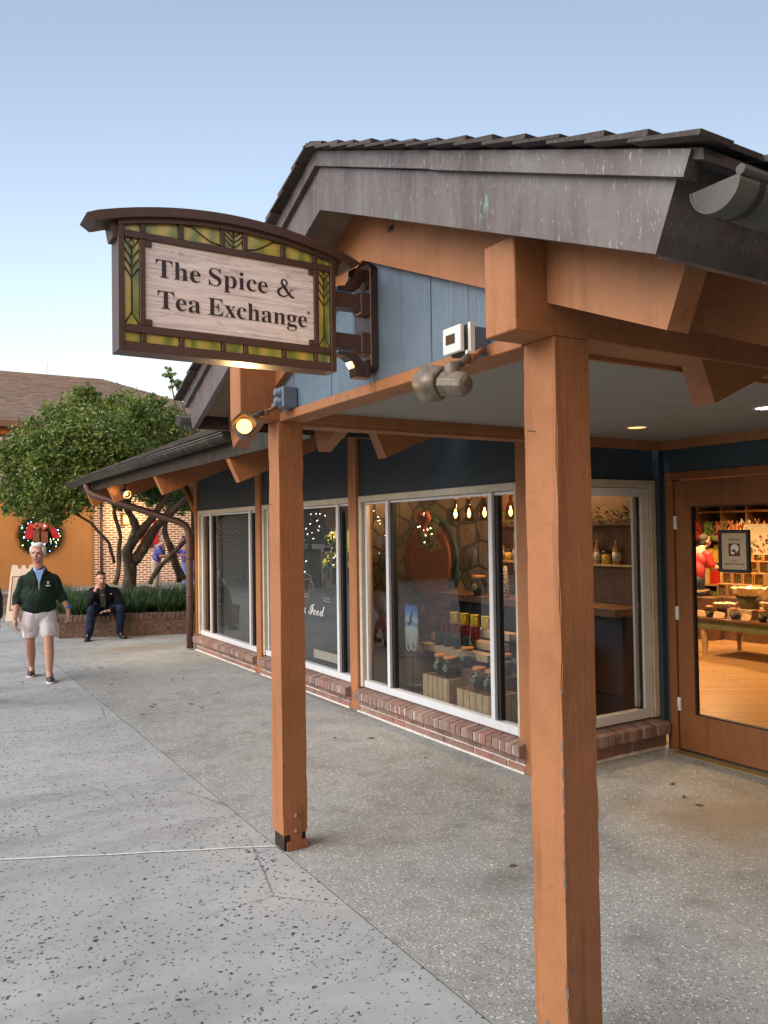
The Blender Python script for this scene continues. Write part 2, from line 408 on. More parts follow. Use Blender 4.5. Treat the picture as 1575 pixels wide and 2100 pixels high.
# rotten foot
m_rot = plain('rotten_dark_wood', (.03, .017, .012), .9, var=.6, scale=25, bstr=1)
m_rust = plain('rusty_shoe', (.16, .055, .025), .75, var=.5, scale=25, bstr=.5)
bm = BM()
for (xa, xb, ya, yb) in ((1.722, 1.79, 3.898, 3.96), (1.78, 1.848, 3.9, 4.02), (1.724, 1.80, 3.95, 4.02)):
    box(bm, xa, xb, ya, yb, 0, .095)
bmesh.ops.subdivide_edges(bm, edges=bm.edges, cuts=3, use_grid_fill=True)
for v in bm.verts: v.co += Vector((noise.noise(v.co*40), noise.noise(v.co*40+Vector((5, 0, 0))), 0))*.006
obj('rotten_foot', bm, m_rot, p2)
bm = BM(); box(bm, 1.755, 1.82, 3.8835, 3.888, .02, .23); box(bm, 1.735, 1.85, 3.882, 3.887, .0, .05)
for z in (.10, .18):
    lathe(bm, [(.0, .012), (.010, .010), (.014, 0)], (1.787, 3.8835, z), 10, M=to_z((0, -1, 0)))
obj('metal_shoe', bm, painted_wood('painted_shoe', (.33, .135, .06), 2), p2)
# chips of bare grey wood on the near post's edge
m_chip = plain('bare_grey_wood', (.15, .13, .12), .8, var=.4, scale=40)
def chip(bm, c, rz, a, b, nrm):
    n = 9; c = Vector(c); M = to_z(nrm)
    vs = []
    for k in range(n):
        t = 2*math.pi*k/n; q = 1+.35*noise.noise(Vector((k*1.3, c.z*9, 0)))
        p = M@Vector((math.cos(t)*a*q, math.sin(t)*b*q, 0)); vs.append(c+p)
    f = [bm.verts.new(v) for v in vs]; g = [bm.verts.new(v+Vector(nrm)*.0012) for v in vs]
    bm.faces.new(g)
    for k in range(n): bm.faces.new((f[k], f[(k+1) % n], g[(k+1) % n], g[k]))
for z, l in ((1.02, .03), (.93, .04), (.86, .045), (.80, .02), (.73, .018), (.66, .06), (.60, .03), (.35, .012), (.27, .03), (.22, .015), (1.18, .012)):
    bm = BM(); obox(bm, (1.7265, 1.8115, z), .0055+.002*rnd.random(), .0055+.002*rnd.random(), l, Matrix.Rotation(R(45), 3, 'Z')); obj('bare_chip', bm, m_chip, p1)
bm = BM(); chip(bm, (1.7246, 1.90, .13), 0, .010, .014, (-1, 0, 0)); obj('bare_chip', bm, m_chip, p1)
bm = BM(); chip(bm, (1.745, 1.8096, .33), 0, .005, .012, (0, -1, 0)); obj('bare_chip', bm, m_chip, p1)
for z in (.62, .53, .40, .08):
    bm = BM(); obox(bm, (1.7165, 3.8915, z), .005, .005, .012+.01*rnd.random(), Matrix.Rotation(R(45), 3, 'Z')); obj('bare_chip', bm, m_chip, p2)
# nails
for y, z, par, x in ((1.905, 1.99, p1, 1.725), (3.985, 1.83, p2, 1.715)):
    bm = BM(); tube(bm, [(x+.01, y, z), (x-.03, y, z)], .0015, 6); lathe(bm, [(0, .002), (.004, .002), (.004, 0), (0, 0)], (x-.03, y, z), 8, M=to_z((-1, 0, 0)))
    obj('nail', bm, m_steel, par)
# --- beams
bm = BM(); box(bm, 1.72, 1.86, 1.957, 3.888, 2.27, 2.316); bevel(bm, .003); obj('porch_beam', bm, m_woody, shop, label='front beam across both porch posts')
bm = BM(); box(bm, 1.57, 5.0, 1.812, 1.955, 2.277, 2.565); bevel(bm, .004); obj('outrigger_beam', bm, m_woodx, shop, label='outrigger beam with a square end over the nearest post')
bm = BM(); box(bm, 1.50, 3.66, 3.892, 4.035, 2.277, 2.565); bevel(bm, .004); obj('outrigger_beam', bm, m_woodx, shop, label='outrigger beam with a square end over the far porch post')
# --- gable rafters (two pairs)
for x0 in (1.70, 2.27):
    for side in (-1, 1):
        bm = BM(); ye = 1.37 if side < 0 else 4.53
        slopebar(bm, 2.85, ye, .26, x0, x0+.085, side)
        obj('gable_rafter', bm, m_woody, shop)
# --- blue boarding in the gable
def board_poly(ya, yb):
    zt = lambda y: 2.86+.05-S*abs(y-YC)
    p = [(ya, 2.318), (yb, 2.318), (yb, max(2.32, zt(yb)))]
    if ya < YC < yb: p.append((YC, zt(YC)))
    p.append((ya, max(2.32, zt(ya)))); return p
bm = BM(); y = 1.957; k = 0
ws = [.30, .235, .21, .22, .19, .21, .20, .22, .25]
while y < 3.888:
    w = min(ws[k % len(ws)], 3.888-y); prism(bm, board_poly(y+.002, y+w-.002), 1.738+.0015*(k % 2), 1.76, 'x'); y += w; k += 1
obj('gable_boarding', bm, m_blue, shop)
bm = BM(); prism(bm, board_poly(1.957, 3.888), 1.761, 1.78, 'x'); obj('gable_backing', bm, m_dark, shop)
# --- copper fascias
for side in (-1, 1):
    bm = BM(); ye = 1.235 if side < 0 else 4.675
    slopebar(bm, 3.03, ye, .166, 1.50, 1.53, side)
    obj('copper_fascia', bm, m_copper, shop)
    bm = BM()
    if side < 0:   # upper strip in two lapped sheets
        slopebar(bm, 3.212, 2.10, .058, 1.478, 1.52, side); slopebar(bm, 3.208, 1.135, .058, 1.474, 1.52, side, y_start=2.105)
    else: slopebar(bm, 3.212, 4.77, .058, 1.478, 1.52, side)
    obj('copper_drip_edge', bm, m_copper, shop)
# eave side fascias of the gable
for side in (-1, 1):
    bm = BM(); ye = 1.235 if side < 0 else 4.675; zb = 3.03-S*abs(ye-YC)
    nx = side*S*CO*.222; y1 = ye+nx; z1 = zb+CO*.222; t = -side*.02
    x1 = 6.5 if side < 0 else 3.0
    prism(bm, [(ye, zb), (y1, z1), (y1+t, z1), (ye+t, zb)], 1.5305, x1, 'x'); obj('eave_fascia', bm, m_copper, shop)
# --- soffit + shingles
m_soffit = plain('tan_soffit_board', (.22, .17, .12), .8)
for side in (-1, 1):
    bm = BM(); ye = 1.26 if side < 0 else 4.65
    slopebar(bm, 3.10, ye, .04, 1.531, 6.2 if side < 0 else 3.2, side)
    obj('roof_soffit', bm, m_soffit, shop)
def shingles(bm, origin, along, up, length, height, exposure=.145, w=.17, thick=.013, lift=.016, seed=1, lapw=.3):
    """courses of tapering shingles; origin eave corner, along eave dir, up-slope dir"""
    rr = random.Random(seed); O, A, U = Vector(origin), Vector(along).normalized(), Vector(up).normalized()
    Nn = A.cross(U)
    if Nn.z < 0: Nn = -Nn
    rows = int(height/exposure)+1
    for i in range(rows):
        s0 = i*exposure-.02; x = -.03-rr.random()*w*.3; 
        while x < length:
            ww = w*(.7+.6*rr.random()); xe = min(x+ww-.006, length)
            s1 = min(s0+exposure*1.35, height+.02); t = thick*(.7+.6*rr.random()); j = (rr.random()-.5)*.02
            a, b = max(x, -.03), xe
            if b-a > .02:
                lo = lambda q, d: O+A*q+U*(s0+j)+Nn*d; hi = lambda q, d: O+A*q+U*s1+Nn*d
                hexa(bm, [lo(a, lift-t*.2), lo(b, lift-t*.2), hi(b, 0), hi(a, 0), lo(a, lift+t*.8), lo(b, lift+t*.8), hi(b, .008), hi(a, .008)])
            x += ww
for side in (-1, 1):
    bm = BM(); ye = 1.09 if side < 0 else 4.81
    zt = 3.282-S*abs(ye-YC)
    shingles(bm, (1.462, ye, zt-.006), (1, 0, 0), (0, -side, S), 4.6 if side < 0 else 2.6, (abs(YC-ye))/CO, seed=5+side)
    # deck board under them, dark edge seen at the rake
    zb = lambda y: 3.270-S*abs(y-YC)
    prism(bm, [(YC, 3.270-.02), (ye, zb(ye)-.02), (ye, zb(ye)+.006), (YC, 3.276)], 1.485, 6.0 if side < 0 else 4.0, 'x')
    obj('roof_shingles', bm, m_shingle, shop)
bm = BM(); x = 1.455   # ridge caps
while x < 5.9:
    for side in (-1, 1):
        a = Vector((x, YC, 3.310)); b = Vector((x, YC+side*.13, 3.310-.13*S))
        hexa(bm, [a+Vector((0, 0, -.02)), b+Vector((0, 0, -.02)), b+Vector((.24, 0, -.035)), a+Vector((.24, 0, -.035)), a, b, b+Vector((.24, 0, -.015)), a+Vector((.24, 0, -.015))])
    x += .15
obj('ridge_cap', bm, m_shingle, shop)
# --- half round gutters
def gutter(bm, p0, p1, r, n=14, thick=.004, roll=.011, inner=None, outv=None):
    p0, p1 = Vector(p0), Vector(p1); d = (p1-p0).normalized(); s = d.cross(Vector((0, 0, 1))).normalized()
    def ring(p, rad): return [p+s*math.cos(math.pi+math.pi*k/n)*rad+Vector((0, 0, math.sin(math.pi+math.pi*k/n)*rad)) for k in range(n+1)]
    oa, ob, ia, ib = [[bm.verts.new(v) for v in ring(p, q)] for p, q in ((p0, r), (p1, r), (p0, r-thick), (p1, r-thick))]
    for k in range(n):
        f = bm.faces.new((oa[k], oa[k+1], ob[k+1], ob[k])); f.smooth = True
        f = bm.faces.new((ia[k], ib[k], ib[k+1], ia[k+1])); f.smooth = True
        bm.faces.new((oa[k], ia[k], ia[k+1], oa[k+1])); bm.faces.new((ob[k], ob[k+1], ib[k+1], ib[k]))
    bm.faces.new((oa[0], ob[0], ib[0], ia[0])); bm.faces.new((oa[n], ia[n], ib[n], ob[n]))
    for e, pp in ((oa, p0), (ob, p1)): # end caps
        c = [bm.verts.new(v.co+d*(.002 if e is oa else -.002)) for v in e]; bm.faces.new(c)
    if outv is not None:
        o = s*(r if s.dot(Vector(outv)) > 0 else -r)+Vector((0, 0, roll*.6)); tube(bm, [p0+o, p1+o], roll, 10)
    return s
def strap(bm, c, d, r, w=.012):
    d = Vector(d).normalized(); s = d.cross(Vector((0, 0, 1))).normalized(); n = 14; c = Vector(c)
    pts = [[c+d*q+s*math.cos(math.pi+math.pi*k/n)*(r+.003)+Vector((0, 0, math.sin(math.pi+math.pi*k/n)*(r+.003))) for k in range(n+1)] for q in (-w/2, w/2)]
    v = [[bm.verts.new(p) for p in row] for row in pts]
    for k in range(n): bm.faces.new((v[0][k], v[0][k+1], v[1][k+1], v[1][k]))
bm = BM(); gutter(bm, (1.47, 1.055, 2.405), (6.3, 1.055, 2.385), .062, outv=(0, -1, 0))
g = obj('gutter', bm, m_gutter, shop, label='short gutter on the right slope of the gable')
for x in (1.545, 2.0, 2.6):
    bm = BM(); strap(bm, (x, 1.055, 2.405), (1, 0, 0), .062, .02); obj('gutter_strap', bm, m_gutter, g)
bm = BM(); gutter(bm, (1.47, 4.865, 2.41), (2.6, 4.865, 2.40), .06, outv=(0, 1, 0)); obj('gutter', bm, m_gutter, shop, label='stub of gutter on the left slope of the gable')
# --- main roof over the windows
ROOFY0, ROOFY1 = 4.95, 13.35
bm = BM(); shingles(bm, (2.33, ROOFY0, 2.545), (0, 1, 0), (1, 0, S), ROOFY1-ROOFY0, 5.2, seed=11, w=.2)
prism(bm, [(2.36, 2.53), (7.3, 2.53+S*4.94), (7.3, 2.56+S*4.94), (2.36, 2.56)], ROOFY0, ROOFY1, 'y')
prism(bm, [(7.3, 2.53+S*4.94), (12.2, 2.53), (12.2, 2.56), (7.3, 2.56+S*4.94)], -3, ROOFY1, 'y')
prism(bm, [(2.36, 2.53), (7.3, 2.53+S*4.94), (7.3, 2.56+S*4.94), (2.36, 2.56)], -8, .96, 'y')
prism(bm, [(2.42, 2.33), (2.45, 2.33), (2.45, 2.53), (2.42, 2.53)], -8, .96, 'y')
obj('roof_shingles', bm, m_shingle, shop, label='long shingled roof above the display windows')
bm = BM(); prism(bm, [(2.42, 2.335), (2.445, 2.335), (2.445, 2.54), (2.42, 2.54)], ROOFY0, 13.2, 'y')
obj('eave_fascia', bm, m_gutter, shop, label='long grey fascia behind the gutter')
bm = BM(); prism(bm, [(2.36, 2.44), (7.3, 2.44+S*4.94), (7.3, 2.52+S*4.94), (2.36, 2.52)], 13.21, 13.25, 'y'); obj('rake_fascia', bm, m_gutter, shop)
bm = BM(); prism(bm, [(2.446, 2.47), (3.9, 2.47+S*1.454), (3.9, 2.50+S*1.454), (2.446, 2.50)], ROOFY0, 13.2, 'y'); obj('roof_soffit', bm, m_woodx, shop)
bm = BM(); gutter(bm, (2.355, 6.35, 2.515), (2.30, 13.45, 2.495), .065, outv=(-1, 0, 0))
g = obj('gutter', bm, m_gutter, shop, label='long half round gutter above the display windows')
y = 6.75
while y < 13.4:
    bm = BM(); strap(bm, (2.352-.055*(y-6.35)/7, y, 2.514), (0, 1, 0), .0655, .014); obj('gutter_strap', bm, m_steel, g); y += .62
def rtail(y, y1, z0=2.31, xend=2.43):
    bm = BM(); L = 1.5
    # end cut square to the slope
    a = (xend, z0+.02); b = (xend+.095, z0-.185)
    prism(bm, [b, (b[0]+L, b[1]+S*L), (b[0]+L, b[1]+S*L+.24), a], y, y1, 'y'); return bm
for y in (1.83, 4.12, 6.57, 8.92, 11.29, 12.75): obj('rafter_tail', rtail(y, y+.09), m_woodx, shop)
bm = BM(); box(bm, 3.70, 3.80, 11.3, 13.1, 2.42, 2.62); obj('wall_plate', bm, m_woody, shop)
bm = BM(); hexa(bm, [(3.66, 11.37, 2.45), (3.74, 11.37, 2.45), (3.74, 12.75, 2.45), (3.66, 12.75, 2.45), (3.66, 11.37, 2.62), (3.74, 11.37, 2.62), (3.74, 12.75, 2.62), (3.66, 12.75, 2.62)]); tube(bm, [(3.72, 11.40, 1.95), (3.72, 12.1, 2.48)], .05, 4)
obj('corner_brace', bm, m_woody, shop)
# --- downpipe
bm = BM()
path = [(2.335, 12.25, 2.46), (2.335, 12.25, 2.38), (2.36, 12.23, 2.32), (2.42, 12.18, 2.27), (2.52, 12.1, 2.23)]
path += [(2.52+(3.46-2.52)*t, 12.1+(11.47-12.1)*t, 2.23+(1.86-2.23)*t) for t in (.25, .5, .75, 1)]
path += [(3.55, 11.42, 1.80), (3.585, 11.40, 1.72), (3.59, 11.395, 1.6), (3.59, 11.395, .75), (3.59, 11.395, .02)]
tube(bm, path, .05, 14); dp = obj('downpipe', bm, m_pipe, shop, smooth=True)
for z in (1.33, .78):
    bm = BM(); lathe(bm, [(.052, -.012), (.056, -.012), (.056, .012), (.052, .012)], (3.59, 11.395, z), 16); obj('pipe_bracket', bm, m_pipe, dp)
# --- ceiling + trims
bm = BM(); box(bm, 1.862, 5.0, 1.957, 4.12, 2.332, 2.35); obj('porch_ceiling', bm, m_ceil, shop)
bm = BM(); box(bm, 1.862, 3.66, 3.90, 4.03, 2.255, 2.277); box(bm, 3.82, 4.975, 4.075, 4.095, 2.262, 2.331); box(bm, 4.955, 4.978, 1.958, 4.074, 2.262, 2.331)
box(bm, 1.862, 4.95, 1.957, 1.975, 2.262, 2.331)
obj('ceiling_trim', bm, m_woodx, shop)
m_cl = emit('warm_downlight', (1, .50, .16), .9); m_cl2 = emit('white_downlight', (1, .9, .78), 10)
for (x, y, m_) in ((4.09, 3.55, m_cl), (4.09, 2.64, m_cl2)):
    bm = BM(); lathe(bm, [(.075, 0), (.062, -.006), (.058, 0)], (x, y, 2.331), 24)
    l = obj('ceiling_light', bm, m_white, shop)
    bm = BM(); lathe(bm, [(0, -.002), (.058, -.002), (.058, 0), (0, 0)], (x, y, 2.331), 24); obj('bulb', bm, m_, l)
for x, y in ((4.09, 3.55), (4.09, 2.64)):
    L = bpy.data.lights.new('downlight', 'SPOT'); L.energy = 8; L.spot_size = R(140); L.spot_blend = .9; L.color = (1, .66, .36); L.shadow_soft_size = .05
    o = bpy.data.objects.new('downlight', L); COL.objects.link(o); o.location = (x, y, 2.32)

# --- facade: walls, windows, brick bases
WX = 3.70
def brick_row(bm, x0, x1, y0, y1, z0, z1, n_courses, blen=.195, axis='y', seed=0, gap=.009, jx=.003):
    rr = random.Random(seed); ch = (z1-z0)/n_courses
    for c in range(n_courses):
        a0, a1 = (y0, y1) if axis == 'y' else (x0, x1)
        p = a0-(blen/2 if c % 2 else 0)
        while p < a1:
            q = p+blen; s, e = max(p+gap/2, a0), min(q-gap/2, a1)
            if e-s > .015:
                j = (rr.random()-.5)*2*jx
                if axis == 'y': vs = box(bm, x0+j, x1, s, e, z0+c*ch+gap/2, z0+(c+1)*ch-gap/2)
                else: vs = box(bm, s, e, y0+j, y1, z0+c*ch+gap/2, z0+(c+1)*ch-gap/2)
                for v in vs: v.co += Vector(((rr.random()-.5)*.003, (rr.random()-.5)*.003, (rr.random()-.5)*.003))
            p = q
def brick_base(y0, y1, seed):
    bm = BM(); brick_row(bm, 3.652, 3.72, y0, y1, 0, .118, 2, .19, seed=seed)
    rr = random.Random(seed+50); y = y0   # rowlock sill, tipped forward
    while y < y1-.02:
        e = min(y+.062, y1); j = (rr.random()-.5)*.008; t = (rr.random()-.5)*.006
        vs = hexa(bm, [(3.598+j, y, .122+t), (3.76, y, .122), (3.76, e, .122), (3.598+j, e, .122+t), (3.598+j, y, .196+t), (3.76, y, .222), (3.76, e, .222), (3.598+j, e, .196+t)])
        for v in vs: v.co += Vector(((rr.random()-.5)*.004, (rr.random()-.5)*.003, (rr.random()-.5)*.004))
        y += .073
    bmesh.ops.bevel(bm, geom=list(bm.edges), offset=.004, segments=1, affect='EDGES')
    b = obj('brick_base', bm, m_brick, shop)
    bm = BM(); box(bm, 3.660, 3.76, y0+.004, y1-.004, .002, .121); hexa(bm, [(3.605, y0+.004, .127), (3.757, y0+.004, .127), (3.757, y1-.004, .127), (3.605, y1-.004, .127), (3.605, y0+.004, .1895), (3.757, y0+.004, .2155), (3.757, y1-.004, .2155), (3.605, y1-.004, .1895)])
    box(bm, 3.640, 3.653, y0, y1, 0, .012)
    obj('mortar', bm, m_mortar, b)
for i, (a, b) in enumerate(((4.20, 6.53), (6.68, 8.88), (9.03, 11.32))): brick_base(a, b, i)
# pilasters
for y0, y1, l in ((4.10, 4.262, 'corner'), (6.545, 6.69, ''), (8.895, 9.04, ''), (11.31, 11.40, '')):
    bm = BM(); box(bm, 3.662, 3.84, y0, y1, 0, 2.6); bevel(bm, .004); obj('pilaster', bm, m_wood, shop)
# dark panels above windows
bm = BM(); 
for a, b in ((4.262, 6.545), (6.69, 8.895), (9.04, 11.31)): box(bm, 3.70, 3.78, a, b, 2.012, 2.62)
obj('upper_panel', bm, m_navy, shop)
def window(y0, y1, m1, m2, shade, z0=.225, z1=2.01, x=WX, lab=None):
    """three-light aluminium window in a cream frame; m1/m2 = y positions of the mullions (near, far)"""
    W = bpy.data.objects.new('window', None); COL.objects.link(W); W.parent = shop; W.empty_display_size = .1
    if lab: W['label'] = lab
    bm = BM(); t = .045
    box(bm, x-.012, x+.09, y0, y0+t, z0, z1); box(bm, x-.012, x+.09, y1-t, y1, z0, z1); box(bm, x-.012, x+.09, y0+t, y1-t, z1-t-.01, z1)
    bevel(bm, .003); obj('outer_frame', bm, m_cream, W)
    bm = BM(); a, b = y0+t+.002, y1-t-.002; zz = z1-t-.012
    box(bm, x+.004, x+.07, a, b, z0, z0+.062)                      # sill rail
    box(bm, x+.03, x+.07, a, b, zz-.022, zz)
    for m in (m1, m2): box(bm, x+.0, x+.028, m-.022, m+.022, z0+.064, zz)
    for p in (a, b-.03): box(bm, x+.03, x+.07, p, p+.03, z0+.064, zz-.024)
    bevel(bm, .002); obj('aluminium_frame', bm, m_alu, W)
    for m in (m1, m2):
        for ma, mb_ in ((m-.055, m-.0235), (m+.0235, m+.055)):
            bm = BM(); box(bm, x+.030, x+.075, ma, mb_, z0+.064, zz-.024); obj('gasket', bm, m_dark, W)
    bm = BM(); box(bm, x+.050, x+.056, a+.031, b-.031, z0+.064, zz-.024); obj('pane', bm, m_glass, W)
    if shade:
        bm = BM(); box(bm, x+.16, x+.18, a, b, z0, zz); obj('blind', bm, m_wind, W)
        bm = BM(); box(bm, x+.12, x+.135, m2-.62, m1+.08, z0+.10, z0+.19); obj('sill_board', bm, m_cream, W) if shade == 2 else bm.free()
    return W
w3 = window(4.265, 6.542, 4.595, 6.05, 0, lab='nearest window with mugs, jars and crates behind the glass')
w2 = window(6.693, 8.893, 7.0, 8.42, 2, lab='middle window with white line drawings of cups on dark glass')
w1 = window(9.043, 11.307, 9.33, 10.80, 1, lab='farthest window reflecting the planter and brick wall')
# decals on the middle window
m_decal = plain('white_window_lettering', (.55, .56, .55), .6)
def curve_tube(bm, pts, r=.0025): tube(bm, pts, r, 5)
bm = text_bm('𝓗𝓸𝓽 & 𝓘𝓬𝓮𝓭', .18, (0, -1, 0), (0, 0, 1), (WX+.045, 8.32, .80), .0006, sx=1.05, bold=.0006)
obj('lettering', bm, m_decal, w2, label='Hot & Iced in white script')
m_faint = plain('faint_lettering', (.2, .2, .2), .6)
obj('lettering', text_bm('EXPERTLY', .075, (0, -1, 0), (0, 0, 1), (WX+.045, 8.10, 1.50), .0004), m_faint, w2)
obj('lettering', text_bm('BREWED', .075, (0, -1, 0), (0, 0, 1), (WX+.045, 7.66, 1.50), .0004), m_faint, w2)
bm = BM()
def glassx(yc, zb, h, w, lean=0):
    f = lambda a, b: (WX+.046, yc-a+lean*b, zb+b)
    curve_tube(bm, [f(-w*.8, 0), f(-w*1.15, h)]); curve_tube(bm, [f(w*.8, 0), f(w*1.15, h)])
    curve_tube(bm, [f(w*.8*math.cos(t*math.pi/8), -.02*math.sin(t*math.pi/8)) for t in range(9)], .004)
    curve_tube(bm, [f(w*1.15*math.cos(t*math.pi/8), h+.03*math.sin(t*math.pi/8)) for t in range(17)])
    curve_tube(bm, [f(w*.84*math.cos(t*math.pi/8), .03-.02*math.sin(t*math.pi/8)) for t in range(9)], .003)
glassx(7.32, .98, .52, .10)
for s in range(5):
    cx, cz = 7.32+rnd.uniform(-.05, .05), 1.15+s*.07
    curve_tube(bm, [(WX+.046, cx+.035*math.cos(t*math.pi/5), cz+.03*math.sin(t*math.pi/5)) for t in range(11)], .0012)
glassx(7.86, 1.00, .20, .15)
curve_tube(bm, [(WX+.046, 7.69-.06*math.sin(t*math.pi/8), 1.04+.12*t/8) for t in range(9)])
obj('cup_drawing', bm, plain('pale_chalk_line', (.30, .31, .31), .6), w2)

# --- porch side wall (faces the camera) with its window
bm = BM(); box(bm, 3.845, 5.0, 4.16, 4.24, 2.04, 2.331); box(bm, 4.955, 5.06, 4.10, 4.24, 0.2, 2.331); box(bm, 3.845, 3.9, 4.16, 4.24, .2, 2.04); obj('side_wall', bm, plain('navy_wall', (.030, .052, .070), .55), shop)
def side_window():
    W = bpy.data.objects.new('window', None); COL.objects.link(W); W.parent = shop; W['label'] = 'narrow side window beside the entrance'
    y = 4.15; x0, x1, z0, z1 = 3.9, 4.95, .235, 2.035
    bm = BM(); box(bm, x1-.055, x1, y-.02, y+.09, z0, z1); box(bm, x0, x1-.057, y-.02, y+.09, z1-.055, z1); box(bm, x0, x0+.05, y-.02, y+.09, z0, z1-.057); box(bm, x1-.075, x1-.057, y-.008, y+.05, z0, z1-.058)
    bevel(bm, .003); obj('outer_frame', bm, m_cream, W)
    bm = BM(); box(bm, x0+.052, x1-.077, y, y+.06, z0, z0+.07); box(bm, x0+.052, x1-.077, y, y+.06, z1-.12, z1-.06); box(bm, x1-.14, x1-.077, y, y+.06, z0+.072, z1-.122); bevel(bm, .002)
    obj('aluminium_frame', bm, m_alu, W)
    bm = BM(); box(bm, x1-.20, x1-.165, y+.03, y+.05, z0+.09, z1-.13); obj('gasket', bm, m_alu, W)
    bm = BM(); box(bm, x1-.164, x1-.142, y+.02, y+.055, z0+.072, z1-.122); obj('gasket', bm, m_dark, W)
    bm = BM(); box(bm, x0+.052, x1-.142, y+.02, y+.026, z0+.072, z1-.122); obj('pane', bm, m_glass, W)
side_window()
bm = BM(); brick_row(bm, 3.845, 4.975, 4.10, 4.2, .02, .115, 1, .19, axis='x', seed=9)
x = 3.85; rr = random.Random(3)
while x < 4.96:
    e = min(x+.064, 4.975); j = (rr.random()-.5)*.008
    hexa(bm, [(x, 4.045+j, .12), (e, 4.045+j, .12), (e, 4.2, .12), (x, 4.2, .12), (x, 4.045+j, .200), (e, 4.045+j, .200), (e, 4.2, .228), (x, 4.2, .228)]); x += .075
bevel(bm, .004); b = obj('brick_base', bm, m_brick, shop)
bm = BM(); box(bm, 3.845, 4.97, 4.108, 4.2, 0, .115); hexa(bm, [(3.855, 4.055, .124), (4.97, 4.055, .124), (4.97, 4.2, .124), (3.855, 4.2, .124), (3.855, 4.055, .195), (4.97, 4.055, .195), (4.97, 4.2, .218), (3.855, 4.2, .218)]); obj('mortar', bm, m_mortar, b)
# --- door wall
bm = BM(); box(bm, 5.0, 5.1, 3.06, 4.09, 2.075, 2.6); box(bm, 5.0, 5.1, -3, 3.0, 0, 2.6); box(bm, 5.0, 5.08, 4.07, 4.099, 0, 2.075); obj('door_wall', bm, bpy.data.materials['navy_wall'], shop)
bm = BM(); box(bm, 4.985, 5.09, 4.0, 4.068, 0, 2.03); box(bm, 4.985, 5.09, 3.0, 4.068, 2.032, 2.09); box(bm, 4.985, 5.09, 3.0, 3.04, 0, 2.03); bevel(bm, .003); obj('door_frame', bm, m_doorwood, shop)
D = bpy.data.objects.new('door', None); COL.objects.link(D); D.parent = shop
bm = BM(); box(bm, 5.0, 5.045, 3.855, 3.992, .02, 2.02); box(bm, 5.0, 5.045, 3.05, 3.17, .02, 2.02); box(bm, 5.0, 5.045, 3.17, 3.855, .02, .29); box(bm, 5.0, 5.045, 3.17, 3.855, 1.83, 2.02)
bmesh.ops.remove_doubles(bm, verts=bm.verts, dist=1e-5); obj('door_panel', bm, m_doorwood, D)
bm = BM(); box(bm, 5.006, 5.04, 3.845, 3.856, .29, 1.83); box(bm, 5.006, 5.04, 3.169, 3.18, .29, 1.83); box(bm, 5.006, 5.04, 3.18, 3.845, .286, .30); box(bm, 5.006, 5.04, 3.18, 3.845, 1.82, 1.834); obj('glazing_bead', bm, m_dark, D)
bm = BM(); box(bm, 5.02, 5.026, 3.18, 3.845, .30, 1.82); obj('pane', bm, m_glassdoor, D)
for z in (.30, .98, 1.66):
    bm = BM(); tube(bm, [(4.992, 3.997, z), (4.992, 3.997, z+.10)], .007, 8); box(bm, 4.989, 4.999, 3.975, 3.992, z, z+.1); obj('hinge', bm, m_alu, D)
bm = BM(); box(bm, 4.996, 5.05, 3.05, 3.992, .002, .018); obj('sweep', bm, m_dark, D)
bm = BM(); box(bm, 4.90, 5.12, 3.0, 4.0, 0, .006); obj('threshold', bm, plain('brass_threshold', (.45, .36, .16), .4, .7), shop)
# --- walls behind / sides so the building is closed
bm = BM()
box(bm, 3.84, 12.2, 11.3, 11.4, 0, 2.6); box(bm, 12.1, 12.2, -3, 11.3, 0, 2.6); box(bm, 5.1, 12.1, -3.1, -3, 0, 2.6)
obj('outer_wall', bm, bpy.data.materials['navy_wall'], shop)
# interior shell
m_in = plain('dark_brown_interior_wall', (.10, .05, .025), .7)
bm = BM(); box(bm, 3.78, 12.1, 4.24, 11.3, 2.46, 2.5); box(bm, 5.1, 12.1, -3, 4.24, 2.46, 2.5); obj('interior_ceiling', bm, m_in, shop)
bm = BM(); box(bm, 12.05, 12.1, -3, 11.3, 0, 2.46); box(bm, 5.25, 5.35, 5.2, 6.3, .0, 2.46, 0); box(bm, 5.25, 12.1, 11.2, 11.29, 0, 2.46); obj('interior_wall', bm, m_in, shop)
def plank_mat():
    n = N('honey_oak_planks'); v = n.coord(rot=(0, 0, R(35)))
    br = n.n('TexBrick'); n.l(v, br.inputs[0]); br.inputs['Scale'].default_value = 1.0
    n.set(br, Color1=(.42, .235, .10, 1), Color2=(.30, .16, .065, 1), Mortar=(.10, .05, .02, 1), Mortar_Size=.012)
    br.inputs['Brick Width'].default_value = 1.6; br.inputs['Row Height'].default_value = .16
    g = n.noise(n.coord((3, 40, 1), rot=(0, 0, R(35))), 1, 5)
    c = n.mix(n.math('MULTIPLY', g, .6), br.outputs[0], (.50, .30, .13))
    return n.pbr(c, .28, bump=g, bstr=.1)
bm = BM(); box(bm, 5.1, 12.05, -3, 11.2, -.01, .004); box(bm, 3.78, 5.1, 4.24, 11.2, -.01, .004); obj('interior_floor', bm, plank_mat(), shop)
for (x, y, e) in ((6.6, 4.4, 60), (8.2, 6.4, 150), (10.2, 7.6, 170), (10.6, 5.2, 130), (4.9, 8.6, 8), (4.72, 5.5, 48), (8.0, 2.2, 60)):
    L = bpy.data.lights.new('shop_lamp', 'SPOT' if x > 5.5 else 'POINT'); L.energy = e; L.color = (1, .60, .27); L.shadow_soft_size = .12
    if x > 5.5: L.spot_size = R(150); L.spot_blend = .6
    o = bpy.data.objects.new('shop_lamp', L); COL.objects.link(o); o.location = (x, y, 2.40)

